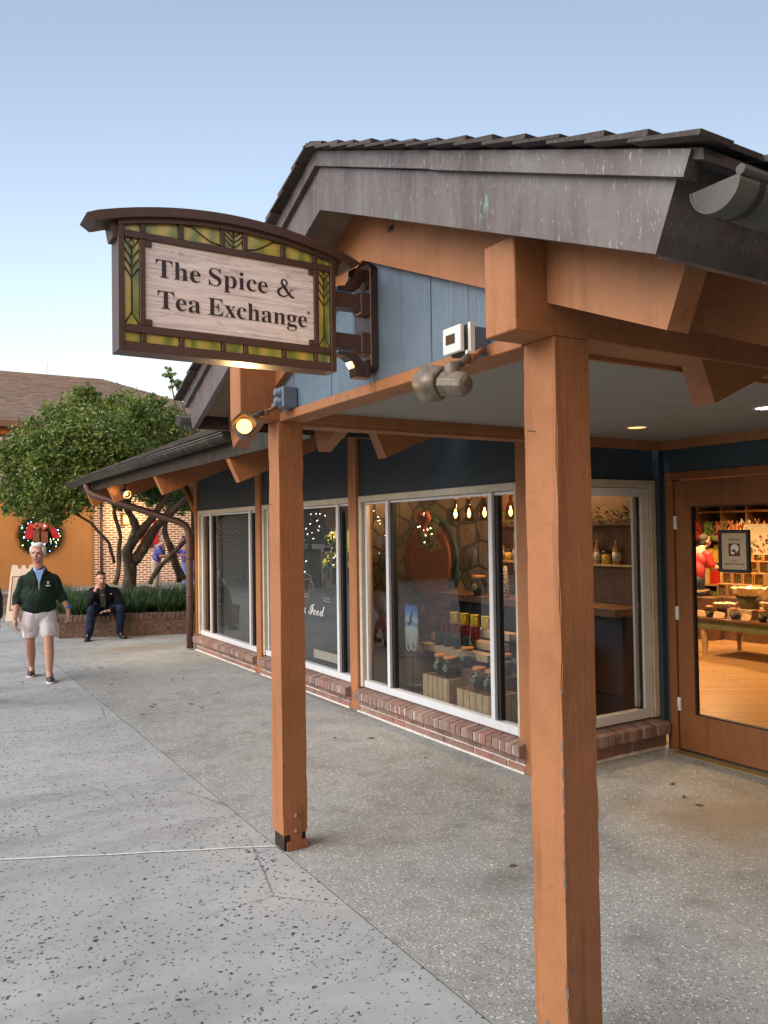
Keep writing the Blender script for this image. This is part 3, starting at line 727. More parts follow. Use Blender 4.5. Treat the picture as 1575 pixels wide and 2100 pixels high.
# ============================================================ HANGING SIGN
def sign():
    T = thing('hanging_sign', 'arched shop sign with green stained glass border projecting over the walk from the blue gable', 'sign')
    yf, yb, xc = 2.865, 2.965, 1.09
    def mir(bm, x0, x1, y0, y1, z0, z1):
        box(bm, x0, x1, y0, y1, z0, z1); box(bm, 2*xc-x1, 2*xc-x0, y0, y1, z0, z1)
    arc = lambda x: 2.888-.30*(x-xc)**2      # top edge of the arched cap
    bm = BM()
    mir(bm, .655, .678, yf, yb, 2.335, 2.84); mir(bm, .732, .752, yf+.002, yb, 2.432, 2.743)
    box(bm, .6785, 1.5015, yf+.001, yb, 2.335, 2.369); box(bm, .6785, 1.5015, yf+.001, yb, 2.403, 2.431); box(bm, .6785, 1.5015, yf+.001, yb, 2.7435, 2.768)
    for x in (.745, .885, 1.045): mir(bm, x-.009, x+.009, yf+.002, yb-.01, 2.7685, arc(x)-.045); mir(bm, x-.008, x+.008, yf+.002, yb-.01, 2.3695, 2.4025)
    for (x, z) in ((.752, 2.432), (.752, 2.719)): mir(bm, x+.0005, x+.024, yf+.002, yb-.03, z+.0005, z+.0235)
    n = 24; xs = [.655+(1.525-.655)*i/n for i in range(n+1)]   # rail under the cap
    prism(bm, [(x, arc(x)-.030) for x in xs]+[(x, arc(x)-.052) for x in xs[::-1]], yf-.004, yb, 'y')
    bmesh.ops.bevel(bm, geom=list(bm.edges), offset=.0018, segments=1, affect='EDGES')
    obj('sign_frame', bm, m_bronze, T)
    bm = BM(); xs = [.585+(1.595-.585)*i/n for i in range(n+1)]
    top = [(x, arc(x)) for x in xs]; bot = [(x, arc(x)-.034) for x in xs[::-1]]
    prism(bm, [(.545, 2.795)]+top+[(1.635, 2.795)]+[(1.60, 2.772)]+bot+[(.58, 2.772)], yf-.02, yb+.012, 'y')
    bmesh.ops.bevel(bm, geom=list(bm.edges), offset=.0025, segments=1, affect='EDGES'); obj('arched_cap', bm, m_bronze, T)
    for a_ in (.628, 2*xc-.654):
        bm = BM(); hexa(bm, [(a_+(.012 if a_ < 1 else 0), yf+.01, 2.735), (a_+(.026 if a_ < 1 else .014), yf+.01, 2.735), (a_+(.026 if a_ < 1 else .014), yb-.01, 2.735), (a_+(.012 if a_ < 1 else 0), yb-.01, 2.735), (a_, yf+.01, 2.80), (a_+.026, yf+.01, 2.80), (a_+.026, yb-.01, 2.80), (a_, yb-.01, 2.80)]); obj('corner_corbel', bm, m_bronze, T)
    # stained glass
    g = N('green_yellow_stained_glass'); v = g.coord((1, 1, .7)); a = g.noise(g.coord((7, 7, 5)), 1, 5, .7)
    w = g.n('TexWave'); g.l(v, w.inputs[0]); w.inputs['Scale'].default_value = 4; w.inputs['Distortion'].default_value = 9; w.inputs['Detail'].default_value = 3
    f = g.math('ADD', g.math('MULTIPLY', a, .8), g.math('MULTIPLY', w.outputs[1], .25))
    col = g.ramp(f, [(.28, (.08, .15, .045)), (.46, (.22, .27, .07)), (.6, (.40, .37, .09)), (.78, (.52, .42, .15))])
    mg = g.pbr(col, .12, bump=a, bstr=.2, spec=.6)
    yg = yf+.014
    bm = BM()
    edges = [.679, .735, .755, .875, .895, 1.035, 1.055, 1.125, 1.145, 1.285, 1.305, 1.425, 1.445, 1.501]
    for i in range(0, 14, 2):
        x0, x1 = edges[i], edges[i+1]
        prism(bm, [(x0, 2.768), (x1, 2.768), (x1, arc(x1)-.05), (x0, arc(x0)-.05)], yg, yg+.05, 'y'); box(bm, x0, x1, yg, yg+.05, 2.369, 2.403)
    mir(bm, .679, .7315, yg, yg+.05, 2.4315, 2.743)
    obj('stained_glass', bm, mg, T)
    # lead cames: wheat ears and waves
    yc = yg-.002; c = lambda pts, r=.0028: tube(bm, [(x, yc, z) for x, z in pts], r, 5)
    for cx in (.7053, 2*xc-.7053):
        bm = BM()
        c([(cx, 2.475), (cx, 2.72)])
        c([(cx, 2.475), (cx-.024, 2.437)]); c([(cx, 2.475), (cx+.024, 2.437)])
        for k in range(4):
            z = 2.60+k*.034
            for s in (-1, 1): c([(cx, z), (cx+s*.012, z+.018), (cx+s*.024, z+.036)])
        c([(cx, 2.742), (cx-.012, 2.722), (cx, 2.70), (cx+.012, 2.722), (cx, 2.742)], .002); obj('lead_came', bm, m_bronze, T)
    bm = BM()
    for k in range(3):
        z = 2.775+k*.02
        for s in (-1, 1): c([(xc, z), (xc+s*.018, z+.012), (xc+s*.033, z+.027)])
    c([(xc, 2.77), (xc, 2.836)]); obj('lead_came', bm, m_bronze, T)
    for s in (-1, 1):
        bm = BM(); c([(xc+s*.055, 2.775), (xc+s*.09, 2.782), (xc+s*.125, 2.80), (xc+s*.16, 2.823), (xc+s*.195, 2.826)], .003); obj('lead_came', bm, m_bronze, T)
    # board
    b = N('whitewashed_board'); v = b.coord()
    st = b.noise(b.coord((5, 5, 110)), 1, 6, .7); bl = b.noise(b.coord((14, 14, 40)), 1, 5, .75)
    col = b.ramp(st, [(.3, (.36, .33, .36)), (.48, (.60, .58, .62)), (.7, (.74, .73, .77))])
    col = b.mix(b.ramp(bl, [(.55, (0, 0, 0)), (.68, (.7, .7, .7))]), col, (.30, .265, .27))
    sp = b.n('SeparateXYZ'); b.l(v, sp.inputs[0])
    ln = b.math('FRACT', b.math('MULTIPLY', b.math('SUBTRACT', sp.outputs[2], 2.445), 10.0))
    col = b.mix(b.ramp(ln, [(0, (.8, .8, .8)), (.03, (0, 0, 0))]), col, (.2, .17, .17))
    mb = b.pbr(col, .6)
    bm = BM(); box(bm, .7525, 1.4275, yf+.012, yf+.03, 2.4315, 2.743); bd = obj('sign_board', bm, mb, T)
    # lettering
    m_ink = plain('near_black_lettering', (.022, .015, .02), .5)
    def fit(body, x0, x1, z, size):
        bm = text_bm(body, size, (1, 0, 0), (0, 0, 1), (0, yf+.0105, z), .0012, bold=-.0008)
        a = min(v.co.x for v in bm.verts); e = max(v.co.x for v in bm.verts); k = (x1-x0)/(e-a)
        for v in bm.verts: v.co.x = x0+(v.co.x-a)*k
        return bm
    def bold(s):
        out = ''
        for ch in s:
            if 'A' <= ch <= 'Z': out += chr(0x1D400+ord(ch)-65)
            elif 'a' <= ch <= 'z': out += chr(0x1D41A+ord(ch)-97)
            else: out += ch
        return out
    tx = [fit(bold('The'), .791, .957, 2.617, .097), fit(bold('Spice'), .990, 1.228, 2.617, .097), fit(bold('Tea'), .797, .957, 2.503, .097), fit(bold('Exchange'), .986, 1.396, 2.503, .097)]
    for t in tx: obj('lettering', t, m_ink, bd, recalc=False)
    bm = BM()
    # ampersand drawn as a broad-nib stroke
    amp = [(.95, .36), (.80, .40), (.72, .22), (.55, .05), (.32, -.02), (.12, .06), (.06, .22), (.16, .38), (.36, .50), (.52, .62), (.56, .78), (.46, .90), (.33, .90), (.26, .78), (.32, .62), (.50, .38), (.68, .14), (.86, .0), (1.0, .02)]
    wd = [.03, .05, .05, .05, .07, .10, .11, .09, .05, .05, .08, .06, .06, .09, .12, .13, .12, .09, .03]
    def cat(P, t):
        i = min(int(t), len(P)-2); f = t-i; g_ = lambda k: P[max(0, min(k, len(P)-1))]
        return tuple(.5*((2*b)+(-a+c_)*f+(2*a-5*b+4*c_-d)*f*f+(-a+3*b-3*c_+d)*f**3) for a, b, c_, d in zip(g_(i-1), g_(i), g_(i+1), g_(i+2)))
    q = [cat(amp, t*(len(amp)-1)/90) for t in range(91)]; ww = [cat([(w_,) for w_ in wd], t*(len(wd)-1)/90)[0] for t in range(91)]
    ox, oz, sc_ = 1.268, 2.617, .072
    L, Rr = [], []
    for i, (x, z) in enumerate(q):
        a_, b_ = q[max(i-1, 0)], q[min(i+1, 90)]; dx, dz = b_[0]-a_[0], b_[1]-a_[1]; l_ = math.hypot(dx, dz) or 1
        nx, nz = -dz/l_*ww[i]*.62, dx/l_*ww[i]*.62
        yy = yf+.0095-(i % 2)*.0001
        L.append(bm.verts.new((ox+(x+nx)*sc_*1.05, yy, oz+(z+nz)*sc_))); Rr.append(bm.verts.new((ox+(x-nx)*sc_*1.05, yy, oz+(z-nz)*sc_)))
    for i in range(90): bm.faces.new((L[i], L[i+1], Rr[i+1], Rr[i]))
    obj('ampersand', bm, m_ink, bd, recalc=False)
    obj('registered_mark', text_bm('®', .018, (1, 0, 0), (0, 0, 1), (1.398, yf+.0105, 2.558), .0004), m_ink, bd)
    # bracket
    m_gloss = plain('glossy_brown_bracket', (.075, .05, .045), .16, .55, bstr=.02)
    bm = BM(); prism(bm, [(2.885, 2.38), (2.91, 2.355), (3.0, 2.355), (3.03, 2.38), (3.03, 2.80), (3.0, 2.825), (2.91, 2.825), (2.885, 2.80)], 1.700, 1.737, 'x'); bevel(bm, .003)
    obj('wall_plate', bm, m_gloss, T)
    for z in (2.615, 2.445):
        bm = BM(); box(bm, 1.5255, 1.6995, 2.89, 2.955, z, z+.062); box(bm, 1.655, 1.6992, 2.885, 2.96, z-.015, z+.075)
        bevel(bm, .003); obj('bracket_arm', bm, m_bronze, T)
    for s, z0 in ((1, 2.69), (-1, 2.43)):
        bm = BM()
        o = [(1.545, 0), (1.59, 0), (1.625, .018), (1.648, .05), (1.655, .095), (1.6985, .095), (1.6985, .0), (1.66, .0), (1.69, .03), (1.67, .05), (1.655, .02), (1.63, .0)]
        o = [(1.555, 0), (1.555, .014), (1.585, .018), (1.612, .036), (1.628, .062), (1.632, .10), (1.6985, .10), (1.6985, .02), (1.672, .045), (1.655, .02), (1.63, 0)]
        prism(bm, [(x, z0+s*z) for x, z in o], 2.895, 2.95, 'y'); obj('scroll_bracket', bm, m_gloss, T)
    for z in (2.77, 2.35):
        bm = BM(); lathe(bm, [(0, .006), (.007, .005), (.008, 0)], (1.66, 2.893, z), 10, M=to_z((0, -1, 0))); obj('bolt', bm, m_dark, T)
sign()

# ============================================================ FLOOD LAMPS AND BOXES
def sq_ring(r, k, n, p=3.2, tw=math.pi/4):
    t = 2*math.pi*k/n; c, s = math.cos(t), math.sin(t)
    q = (abs(c)**p+abs(s)**p)**(-1/p); x, y = c*q*r, s*q*r
    return (x*math.cos(tw)-y*math.sin(tw), x*math.sin(tw)+y*math.cos(tw))
def loft(bm, prof, c, M, n=32):
    """prof: (radius, z, squareness)"""
    c = Vector(c); rings = []
    for r, z, p in prof:
        rings.append([bm.verts.new(c+M@Vector((*sq_ring(r, k, n, p), z))) for k in range(n)])
    for a, b in zip(rings, rings[1:]):
        for k in range(n): f = bm.faces.new((a[k], a[(k+1) % n], b[(k+1) % n], b[k])); f.smooth = True
    bm.faces.new(rings[0][::-1]); bm.faces.new(rings[-1])
m_bulbglow = emit('glowing_flood_lens', (1.0, .40, .06), 4.0)
def flood(front, back, stem, label, energy, lit_visible):
    f, b = Vector(front), Vector(back); d = (f-b).normalized(); L = (f-b).length; M = to_z(d)
    T = thing('flood_lamp', label, 'lamp', group='flood lamps either side of the sign')
    bm = BM(); loft(bm, [(.020, -.004, 2.6), (.031, .006, 2.9), (.034, .020, 3.4), (.036, L*.5, 3.4), (.036, L*.54, 3.4), (.030, L*.55, 3.4), (.030, L*.62, 3.4)], b, M, 12)
    for f_ in bm.faces: f_.smooth = False
    bevel(bm, .0018); obj('lamp_housing', bm, m_steel, T)
    bm = BM(); h = [(.040, L*.56, 3.4), (.047, L*.60, 3.4), (.051, L, 3.4), (.047, L, 3.4), (.045, L*.70, 3.4), (.040, L*.69, 3)]
    loft(bm, h, b, M); obj('lamp_hood', bm, m_steel, T)
    bm = BM(); lathe(bm, [(.036, L*.715), (.034, L*.74), (.024, L*.775), (0, L*.79)], b, 24, M=M); obj('bulb', bm, m_bulbglow, T)
    bm = BM(); p = b+d*L*.35+Vector((0, 0, .035)); lathe(bm, [(.022, -.01), (.024, .01), (.018, .028), (.0, .032)], p, 12)
    tube(bm, [p+Vector((0, 0, .02))]+[p+(Vector(stem)-p)*t+Vector((0, 0, .01*math.sin(3*t))) for t in (.25, .5)], [.014, .013, .013], 10)
    obj('knuckle', bm, m_steel, T)
    bm = BM(); q = p+(Vector(stem)-p)*.48; tube(bm, [q, p+(Vector(stem)-p)*.6], [.017, .017], 10); tube(bm, [q, stem], .011, 10); obj('stem', bm, m_woodx, T)
    l = bpy.data.lights.new('flood_beam', 'SPOT'); l.energy = energy; l.color = (1, .60, .26); l.spot_size = R(115); l.spot_blend = .9; l.shadow_soft_size = .03
    o = bpy.data.objects.new('flood_beam', l); COL.objects.link(o); o.location = b+d*(L*.82); o.rotation_euler = (-d).to_track_quat('Z', 'Y').to_euler()
    return T
flood((1.39, 2.035, 2.137), (1.435, 1.875, 2.112), (1.70, 2.13, 2.295), 'grey flood lamp seen from behind, under the open outlet box by the nearest post', 3.2, False)
flood((1.37, 3.50, 2.195), (1.43, 3.66, 2.16), (1.69, 3.80, 2.345), 'glowing amber flood lamp above the far porch post, pointing towards the viewer', 9, True)
T = thing('outlet_box', 'weatherproof outlet box with white cover flap hinged open on the blue gable', 'outlet box')
bm = BM(); box(bm, 1.675, 1.737, 2.135, 2.215, 2.275, 2.375); bevel(bm, .004); obj('box_body', bm, m_greybox, T)
bm = BM(); box(bm, 1.612, 1.632, 2.142, 2.245, 2.285, 2.378); bevel(bm, .006, 2); cv = obj('cover_flap', bm, m_white, T)
bm = BM(); box(bm, 1.609, 1.613, 2.172, 2.222, 2.318, 2.350); obj('cover_window', bm, plain('brown_smoked_window', (.06, .035, .02), .25), cv)
bm = BM(); box(bm, 1.64, 1.674, 2.145, 2.235, 2.28, 2.38); bevel(bm, .004); obj('hinge_frame', bm, m_dark, T)
bm = BM(); box(bm, 1.645, 1.668, 2.130, 2.144, 2.265, 2.385); box(bm, 1.625, 1.66, 2.122, 2.134, 2.265, 2.285); bevel(bm, .002); obj('latch', bm, m_white, T)
T = thing('outlet_box', 'blue grey electrical box with two round covers beside the glowing lamp', 'outlet box')
bm = BM(); box(bm, 1.655, 1.737, 3.695, 3.79, 2.318, 2.425); bevel(bm, .005); obj('box_body', bm, m_greybox, T)
bm = BM()
for y, z in ((3.735, 2.395), (3.735, 2.350)):
    lathe(bm, [(.024, 0), (.024, .008), (.019, .010), (.019, .028), (.015, .03), (0, .03)], (1.655, y, z), 12, M=to_z((-1, 0, 0)))
lathe(bm, [(.012, 0), (.016, .008), (.016, .03), (0, .034)], (1.67, 3.795, 2.345), 12, M=to_z((-.6, .6, -.3)))
obj('round_cover', bm, m_greybox, T)
T = thing('hook_ring', 'small pair of dark wire rings screwed to the gable rafter', 'hook')
bm = BM()
for dy in (-.011, .011):
    tube(bm, [(1.694, 2.705+dy+.010*math.cos(t*math.pi/8), 2.905+.010*math.sin(t*math.pi/8)) for t in range(17)], .002, 6)
tube(bm, [(1.705, 2.705, 2.905), (1.69, 2.705, 2.905)], .002, 6)
obj('wire_ring', bm, m_dark, T)
# spotlight under the far eave
T = thing('spotlight', 'small black adjustable spotlight glowing under the far end of the eave', 'lamp')
c = Vector((2.60, 11.0, 2.235)); d = Vector((.35, .25, -.9)).normalized(); dv = Vector((.25, -.75, -.35)).normalized()
bm = BM(); loft(bm, [(.035, -.10, 2), (.040, -.06, 2), (.045, .0, 2)], c, to_z(dv), 20); tube(bm, [c-dv*.05, c+Vector((0, 0, .2))], .015, 8); obj('lamp_housing', bm, m_dark, T)
for r, z in ((.055, .03), (.048, .06)):
    bm = BM(); lathe(bm, [(r-.006, 0), (r, 0), (r, .006), (r-.006, .006), (r-.006, 0)], c+dv*z, 20, M=to_z(dv)); obj('louvre_ring', bm, emit('lit_louvre', (1, .7, .3), 1.2) if r > .05 else m_steel, T)
bm = BM(); lathe(bm, [(.03, .003), (.02, .012), (0, .015)], c, 16, M=to_z(dv)); obj('bulb', bm, m_bulbglow, T)
l = bpy.data.lights.new('eave_spot', 'SPOT'); l.energy = 34; l.color = (1, .64, .28); l.spot_size = R(95); l.spot_blend = .9; l.shadow_soft_size = .03
o = bpy.data.objects.new('eave_spot', l); COL.objects.link(o); o.location = c+Vector((0, 0, -.06)); o.rotation_euler = (-d).to_track_quat('Z', 'Y').to_euler()
l = bpy.data.lights.new('eave_uplight', 'POINT'); l.energy = .8; l.color = (1, .60, .25); l.shadow_soft_size = .05
o = bpy.data.objects.new('eave_uplight', l); COL.objects.link(o); o.location = c+Vector((-.1, .3, .05))

# ============================================================ DOOR NOTICE
def icon(bm0, bmw, fx, y0, z0, w):
    """maroon square with a white head in a face covering; fx maps (u, v, depth) to a point"""
    hexa(bm0, [fx(0, 0, 0), fx(w, 0, 0), fx(w, w, 0), fx(0, w, 0), fx(0, 0, .001), fx(w, 0, .001), fx(w, w, .001), fx(0, w, .001)])
    def poly(pts):
        a = [bmw.verts.new(fx(u*w, v*w, .0012)) for u, v in pts]; b = [bmw.verts.new(fx(u*w, v*w, .0018)) for u, v in pts]
        bmw.faces.new(b); n = len(pts)
        for i in range(n): bmw.faces.new((a[i], a[(i+1) % n], b[(i+1) % n], b[i]))
    poly([(.55+.36*math.cos(t), .62+.33*math.sin(t)) for t in [k*math.pi/12 for k in range(-3, 19)]]+[(.45, .62), (.60, .50), (.78, .22)])
    poly([(.38+.19*math.cos(t), .32+.20*math.sin(t)) for t in [k*math.pi/8 for k in range(16)]])
m_maroon = plain('maroon_print', (.10, .012, .015), .6); m_paper = plain('cream_paper', (.46, .40, .30), .6, var=.03)
def notice():
    T = thing('framed_notice', 'black framed notice hung on the entrance door glass', 'notice')
    y1, y0, z0, z1, x = 3.612, 3.372, 1.352, 1.652, 4.978
    bm = BM(); b = .022
    for a in ((y0, y0+b, z0, z1), (y1-b, y1, z0, z1), (y0+b, y1-b, z0, z0+b), (y0+b, y1-b, z1-b, z1)): box(bm, x, x+.02, *a)
    obj('picture_frame', bm, m_dark, T)
    bm = BM(); box(bm, x+.008, x+.018, y0+b, y1-b, z0+b, z1-b); p = obj('paper', bm, m_paper, T)
    bm = BM(); bw = BM(); fx = lambda u, v, d: (x+.0075-d, 3.535-u, 1.468+v-.0)
    icon(bm, bw, fx, 0, 0, .088); obj('maroon_square', bm, m_maroon, p); obj('head_symbol', bw, m_white, p)
    mt = plain('brown_print', (.12, .06, .04), .6); Y = (y0+y1)/2
    bm = text_bm('MASKS ON', .020, (0, -1, 0), (0, 0, 1), (x+.0065, Y, 1.578), .0004, 'CENTER', sx=.85)
    text_bm('AT ALL', .018, (0, -1, 0), (0, 0, 1), (x+.0065, Y, 1.428), .0004, 'CENTER', sx=.85, bm=bm)
    text_bm('INDOOR LOCATIONS', .018, (0, -1, 0), (0, 0, 1), (x+.0065, Y, 1.406), .0004, 'CENTER', sx=.85, bm=bm)
    obj('lettering', bm, mt, p)
notice()
def a_frame():
    T = thing('a_frame_sign', 'white folding pavement sign behind the white haired man', 'sign', (2.12, 17.6, 0), R(-6))
    bm = BM()
    top = [(-.30, 0), (.30, 0), (.24, 1.02)]
    def sheet(bm, yb, yt, inset=0, t=.02):
        prof = [(-.34, 0), (.34, 0), (.235, .98)]
        x = .235
        teeth = [(.235, .98), (.21, 1.10), (.12, 1.10), (.09, 1.02), (.05, 1.02), (.03, 1.09), (-.03, 1.09), (-.05, 1.02), (-.09, 1.02), (-.12, 1.10), (-.21, 1.10), (-.235, .98)]
        P = [(-.34, .0), (.34, .0)]+teeth
        f = lambda x, z, o: Vector((x, yb+(yt-yb)*z/1.1+o, z))
        a = [bm.verts.new(f(x, z, 0)) for x, z in P]; b = [bm.verts.new(f(x, z, t)) for x, z in P]
        bm.faces.new(a); bm.faces.new(b[::-1]); n = len(P)
        for i in range(n): bm.faces.new((a[i], b[i], b[(i+1) % n], a[(i+1) % n]))
    sheet(bm, -.22, 0, 0); obj('front_leaf', bm, m_white, T)
    bm = BM(); sheet(bm, .26, .03, 0); obj('back_leaf', bm, m_white, T)
    f = lambda x, z, o=0: (x, -.22+.2*z-o, z)
    bm = BM(); hexa(bm, [f(-.27, .2, .004), f(.27, .2, .004), f(.21, .88, .004), f(-.21, .88, .004), f(-.27, .2, 0), f(.27, .2, 0), f(.21, .88, 0), f(-.21, .88, 0)]); obj('dark_border', bm, m_maroon, T)
    bm = BM(); hexa(bm, [f(-.25, .22, .007), f(.25, .22, .007), f(.195, .865, .007), f(-.195, .865, .007), f(-.25, .22, .0042), f(.25, .22, .0042), f(.195, .865, .0042), f(-.195, .865, .0042)]); obj('poster', bm, plain('poster_paper', (.55, .52, .46), .6), T)
    bm = BM(); bw = BM(); fx = lambda u, v, d: f(-.09+u, .47+v, .0075+d)
    icon(bm, bw, fx, 0, 0, .18); obj('maroon_square', bm, m_maroon, T); obj('head_symbol', bw, m_white, T)
    bm = text_bm('MASKS ON', .045, (1, 0, 0), (0, .2, 1), f(0, .72, .009), .0006, 'CENTER'); text_bm('AT ALL', .04, (1, 0, 0), (0, .2, 1), f(0, .41, .009), .0006, 'CENTER', bm=bm); text_bm('INDOOR LOCATIONS', .04, (1, 0, 0), (0, .2, 1), f(0, .35, .009), .0006, 'CENTER', bm=bm)
    obj('lettering', bm, m_maroon, T)
a_frame()

# ============================================================ WINDOW DISPLAY
m_crate = plain('pale_crate_wood', (.40, .28, .16), .7, var=.2, scale=20); m_cork = plain('orange_wood_lid', (.45, .20, .08), .6, var=.15, scale=30)
m_dkwood = plain('dark_display_wood', (.13, .065, .035), .6, var=.35, scale=8)
bm = BM(); box(bm, 3.80, 5.2, 4.30, 11.1, .004, .14); tag(obj('display_platform', bm, plain('grey_platform', (.12, .11, .10), .7)), 'low grey platform running behind the display windows', 'platform')
def crate(x, y, z, sx, sy, sz, label):
    T = thing('wooden_crate', label, 'crate', (x, y, z), 0, 'slatted crates in the window')
    bm = BM(); n = 5; w = sy/n
    for k in range(n):
        for xx in (-sx/2, sx/2-.012): box(bm, xx, xx+.012, -sy/2+k*w+.004, -sy/2+(k+1)*w-.004, 0, sz)
    n = 4; w = sx/n
    for k in range(n):
        for yy in (-sy/2-.012, sy/2): box(bm, -sx/2+k*w+.004, -sx/2+(k+1)*w-.004, yy, yy+.012, 0, sz)
    obj('slats', bm, m_crate, T); bm = BM(); box(bm, -sx/2+.013, sx/2-.013, -sy/2+.001, sy/2-.001, .01, sz-.012); obj('core', bm, m_dkwood, T)
crate(4.03, 5.62, .14, .26, .36, .29, 'slatted crate under the two left tea jars in the window'); crate(3.95, 4.98, .14, .28, .40, .27, 'slatted crate nearest the mullion under the two right tea jars')
def jar_proto():
    T = thing('glass_jar', '', 'jar'); s = 1.0
    bm = BM(); prof = [(.0, 0), (.040, 0), (.045, .012), (.055, .05), (.066, .10), (.062, .122), (.045, .135), (.045, .15)]
    loft(bm, [(r, z, 4 if z < .12 else 2) for r, z in prof if r > 0], (0, 0, 0), Matrix.Identity(3), 24); obj('jar_body', bm, m_jar, T)
    bm = BM(); loft(bm, [(.037, .004, 4), (.051, .05, 4), (.058, .085, 4)], (0, 0, 0), Matrix.Identity(3), 24); obj('tea_leaves', bm, plain('dark_tea', (.03, .028, .02), .9, var=.5, scale=90), T)
    bm = BM(); lathe(bm, [(0, .150), (.054, .150), (.056, .156), (.056, .168), (.052, .173), (0, .173)], n=24); obj('lid', bm, m_cork, T)
    bm = BM(); lathe(bm, [(0, .0), (.026, 0), (.026, .004), (0, .004)], (-.062, .0, .075), 16, M=to_z((-1, 0, .05))); obj('round_label', bm, plain('grey_label', (.22, .24, .22), .6), T)
    return T
jp = jar_proto()
def place(proto, used, loc, rz, label, scale=1, group=None):
    c = proto if not used else copy_tree(proto)
    c.location = loc; c.rotation_euler = (0, 0, rz); c.scale = (scale,)*3; c['label'] = label
    if group: c['group'] = group
    return c
jars = [(4.02, 5.70, .43, 'tea jar standing left on the left slatted crate'), (4.00, 5.54, .43, 'tea jar standing right on the left slatted crate'),
        (3.95, 5.07, .41, 'tea jar standing left on the right slatted crate'), (3.94, 4.90, .41, 'tea jar standing right on the right slatted crate, cut by the mullion'),
        (4.16, 5.50, .50, 'tea jar on the dark block in front of the green mugs'), (4.18, 5.02, .50, 'tea jar behind the right slatted crate')]
for i, (x, y, z, lb) in enumerate(jars): place(jp, i, (x, y, z), rnd.uniform(-.1, .5), lb, 1.0, 'square tea jars with wooden lids')
bm = BM(); box(bm, 4.18-.10, 4.30, 4.90, 5.62, .14, .50); tag(obj('display_block', bm, m_dkwood), 'dark wooden block behind the slatted crates', 'display block')
def mug_proto(m):
    T = thing('mug', '', 'mug'); bm = BM()
    lathe(bm, [(0, 0), (.030, 0), (.033, .006), (.034, .09), (.036, .094), (.031, .094), (.030, .012), (0, .010)], n=20)
    tube(bm, [(0, -.033, .075), (0, -.052, .074), (0, -.060, .055), (0, -.055, .032), (0, -.033, .022)], .005, 8); obj('mug_body', bm, m, T, smooth=True)
    bm = BM(); lathe(bm, [(0, .100), (.036, .099), (.037, .095), (0, .095)], n=20); obj('lid', bm, m, T); return T
steps = thing('display_steps', 'stepped wooden stand holding three rows of mugs', 'display stand')
for k, (x0, z0) in enumerate(((4.20, .62), (4.32, .70), (4.44, .78))):
    bm = BM(); box(bm, x0, x0+.12, 5.28, 6.28, z0-.06, z0); obj('step', bm, m_crate, steps)
bm = BM(); box(bm, 4.22, 4.56, 5.22, 5.27, .14, .56); box(bm, 4.22, 4.56, 6.02, 6.07, .14, .56); obj('leg', bm, m_crate, steps)
for cname, col, x, z, ys in (('yellow', (.60, .47, .04), 4.50, .78, (6.02, 5.86, 5.70, 5.54)), ('dark red', (.16, .012, .014), 4.38, .70, (5.98, 5.84, 5.68, 5.54)), ('dark green', (.006, .03, .024), 4.26, .62, (5.93, 5.79, 5.64, 5.49))):
    mp = mug_proto(plain(cname.replace(' ', '_')+'_glaze', col, .12, var=.03)); od = ('leftmost', 'second from the left', 'third from the left', 'rightmost')
    for i, y in enumerate(ys): place(mp, i, (x, y+.13, z), R(rnd.uniform(-40, -15)), cname+' lidded mug, '+od[i]+' of its row on the stepped stand', 1.22, cname+' lidded mugs in the window')
mg_ = mug_proto(plain('lime_glaze', (.22, .36, .05), .15)); place(mg_, 0, (4.15, 4.42, .62), R(150), 'lime green mug on a dark stand at the right edge of the window')
mj = tag(obj('dark_stand', (lambda b: (box(b, 4.05, 4.28, 4.32, 4.52, .14, .62), b)[1])(BM()), m_dkwood), 'dark stand carrying the lime green mug', 'stand')
def teapot(x, y, z, s, label):
    T = thing('teapot', label, 'teapot', (x, y, z), 0, 'yellow teapots in the window'); T.scale = (s,)*3; m_ = bpy.data.materials['yellow_glaze']
    bm = BM(); lathe(bm, [(0, 0), (.05, 0), (.075, .03), (.08, .07), (.06, .11), (.03, .125), (0, .128)], n=20); obj('pot_body', bm, m_, T)
    bm = BM(); tube(bm, [(0, -.07, .04), (0, -.11, .07), (0, -.125, .12), (0, -.15, .15)], [.018, .014, .010, .009], 8); obj('spout', bm, m_, T)
    bm = BM(); tube(bm, [(0, .06, .10), (0, .11, .11), (0, .13, .07), (0, .10, .03), (0, .07, .03)], .008, 8); obj('handle', bm, m_, T)
    bm = BM(); lathe(bm, [(0, .16), (.012, .155), (.012, .14), (.035, .132), (.04, .124)], n=16); obj('lid', bm, m_, T)
teapot(4.45, 5.05, .80, 1, 'yellow teapot on the upper shelf behind the right mullion'); teapot(4.45, 4.85, .60, 1, 'yellow teapot on the lower shelf behind the right mullion')
bm = BM(); box(bm, 4.35, 4.60, 4.6, 5.15, .57, .60); box(bm, 4.35, 4.60, 4.6, 5.15, .77, .80); box(bm, 4.58, 4.60, 4.6, 5.15, .14, .80); tag(obj('teapot_shelf', bm, m_dkwood), 'two tier dark shelf with the yellow teapots', 'shelf')
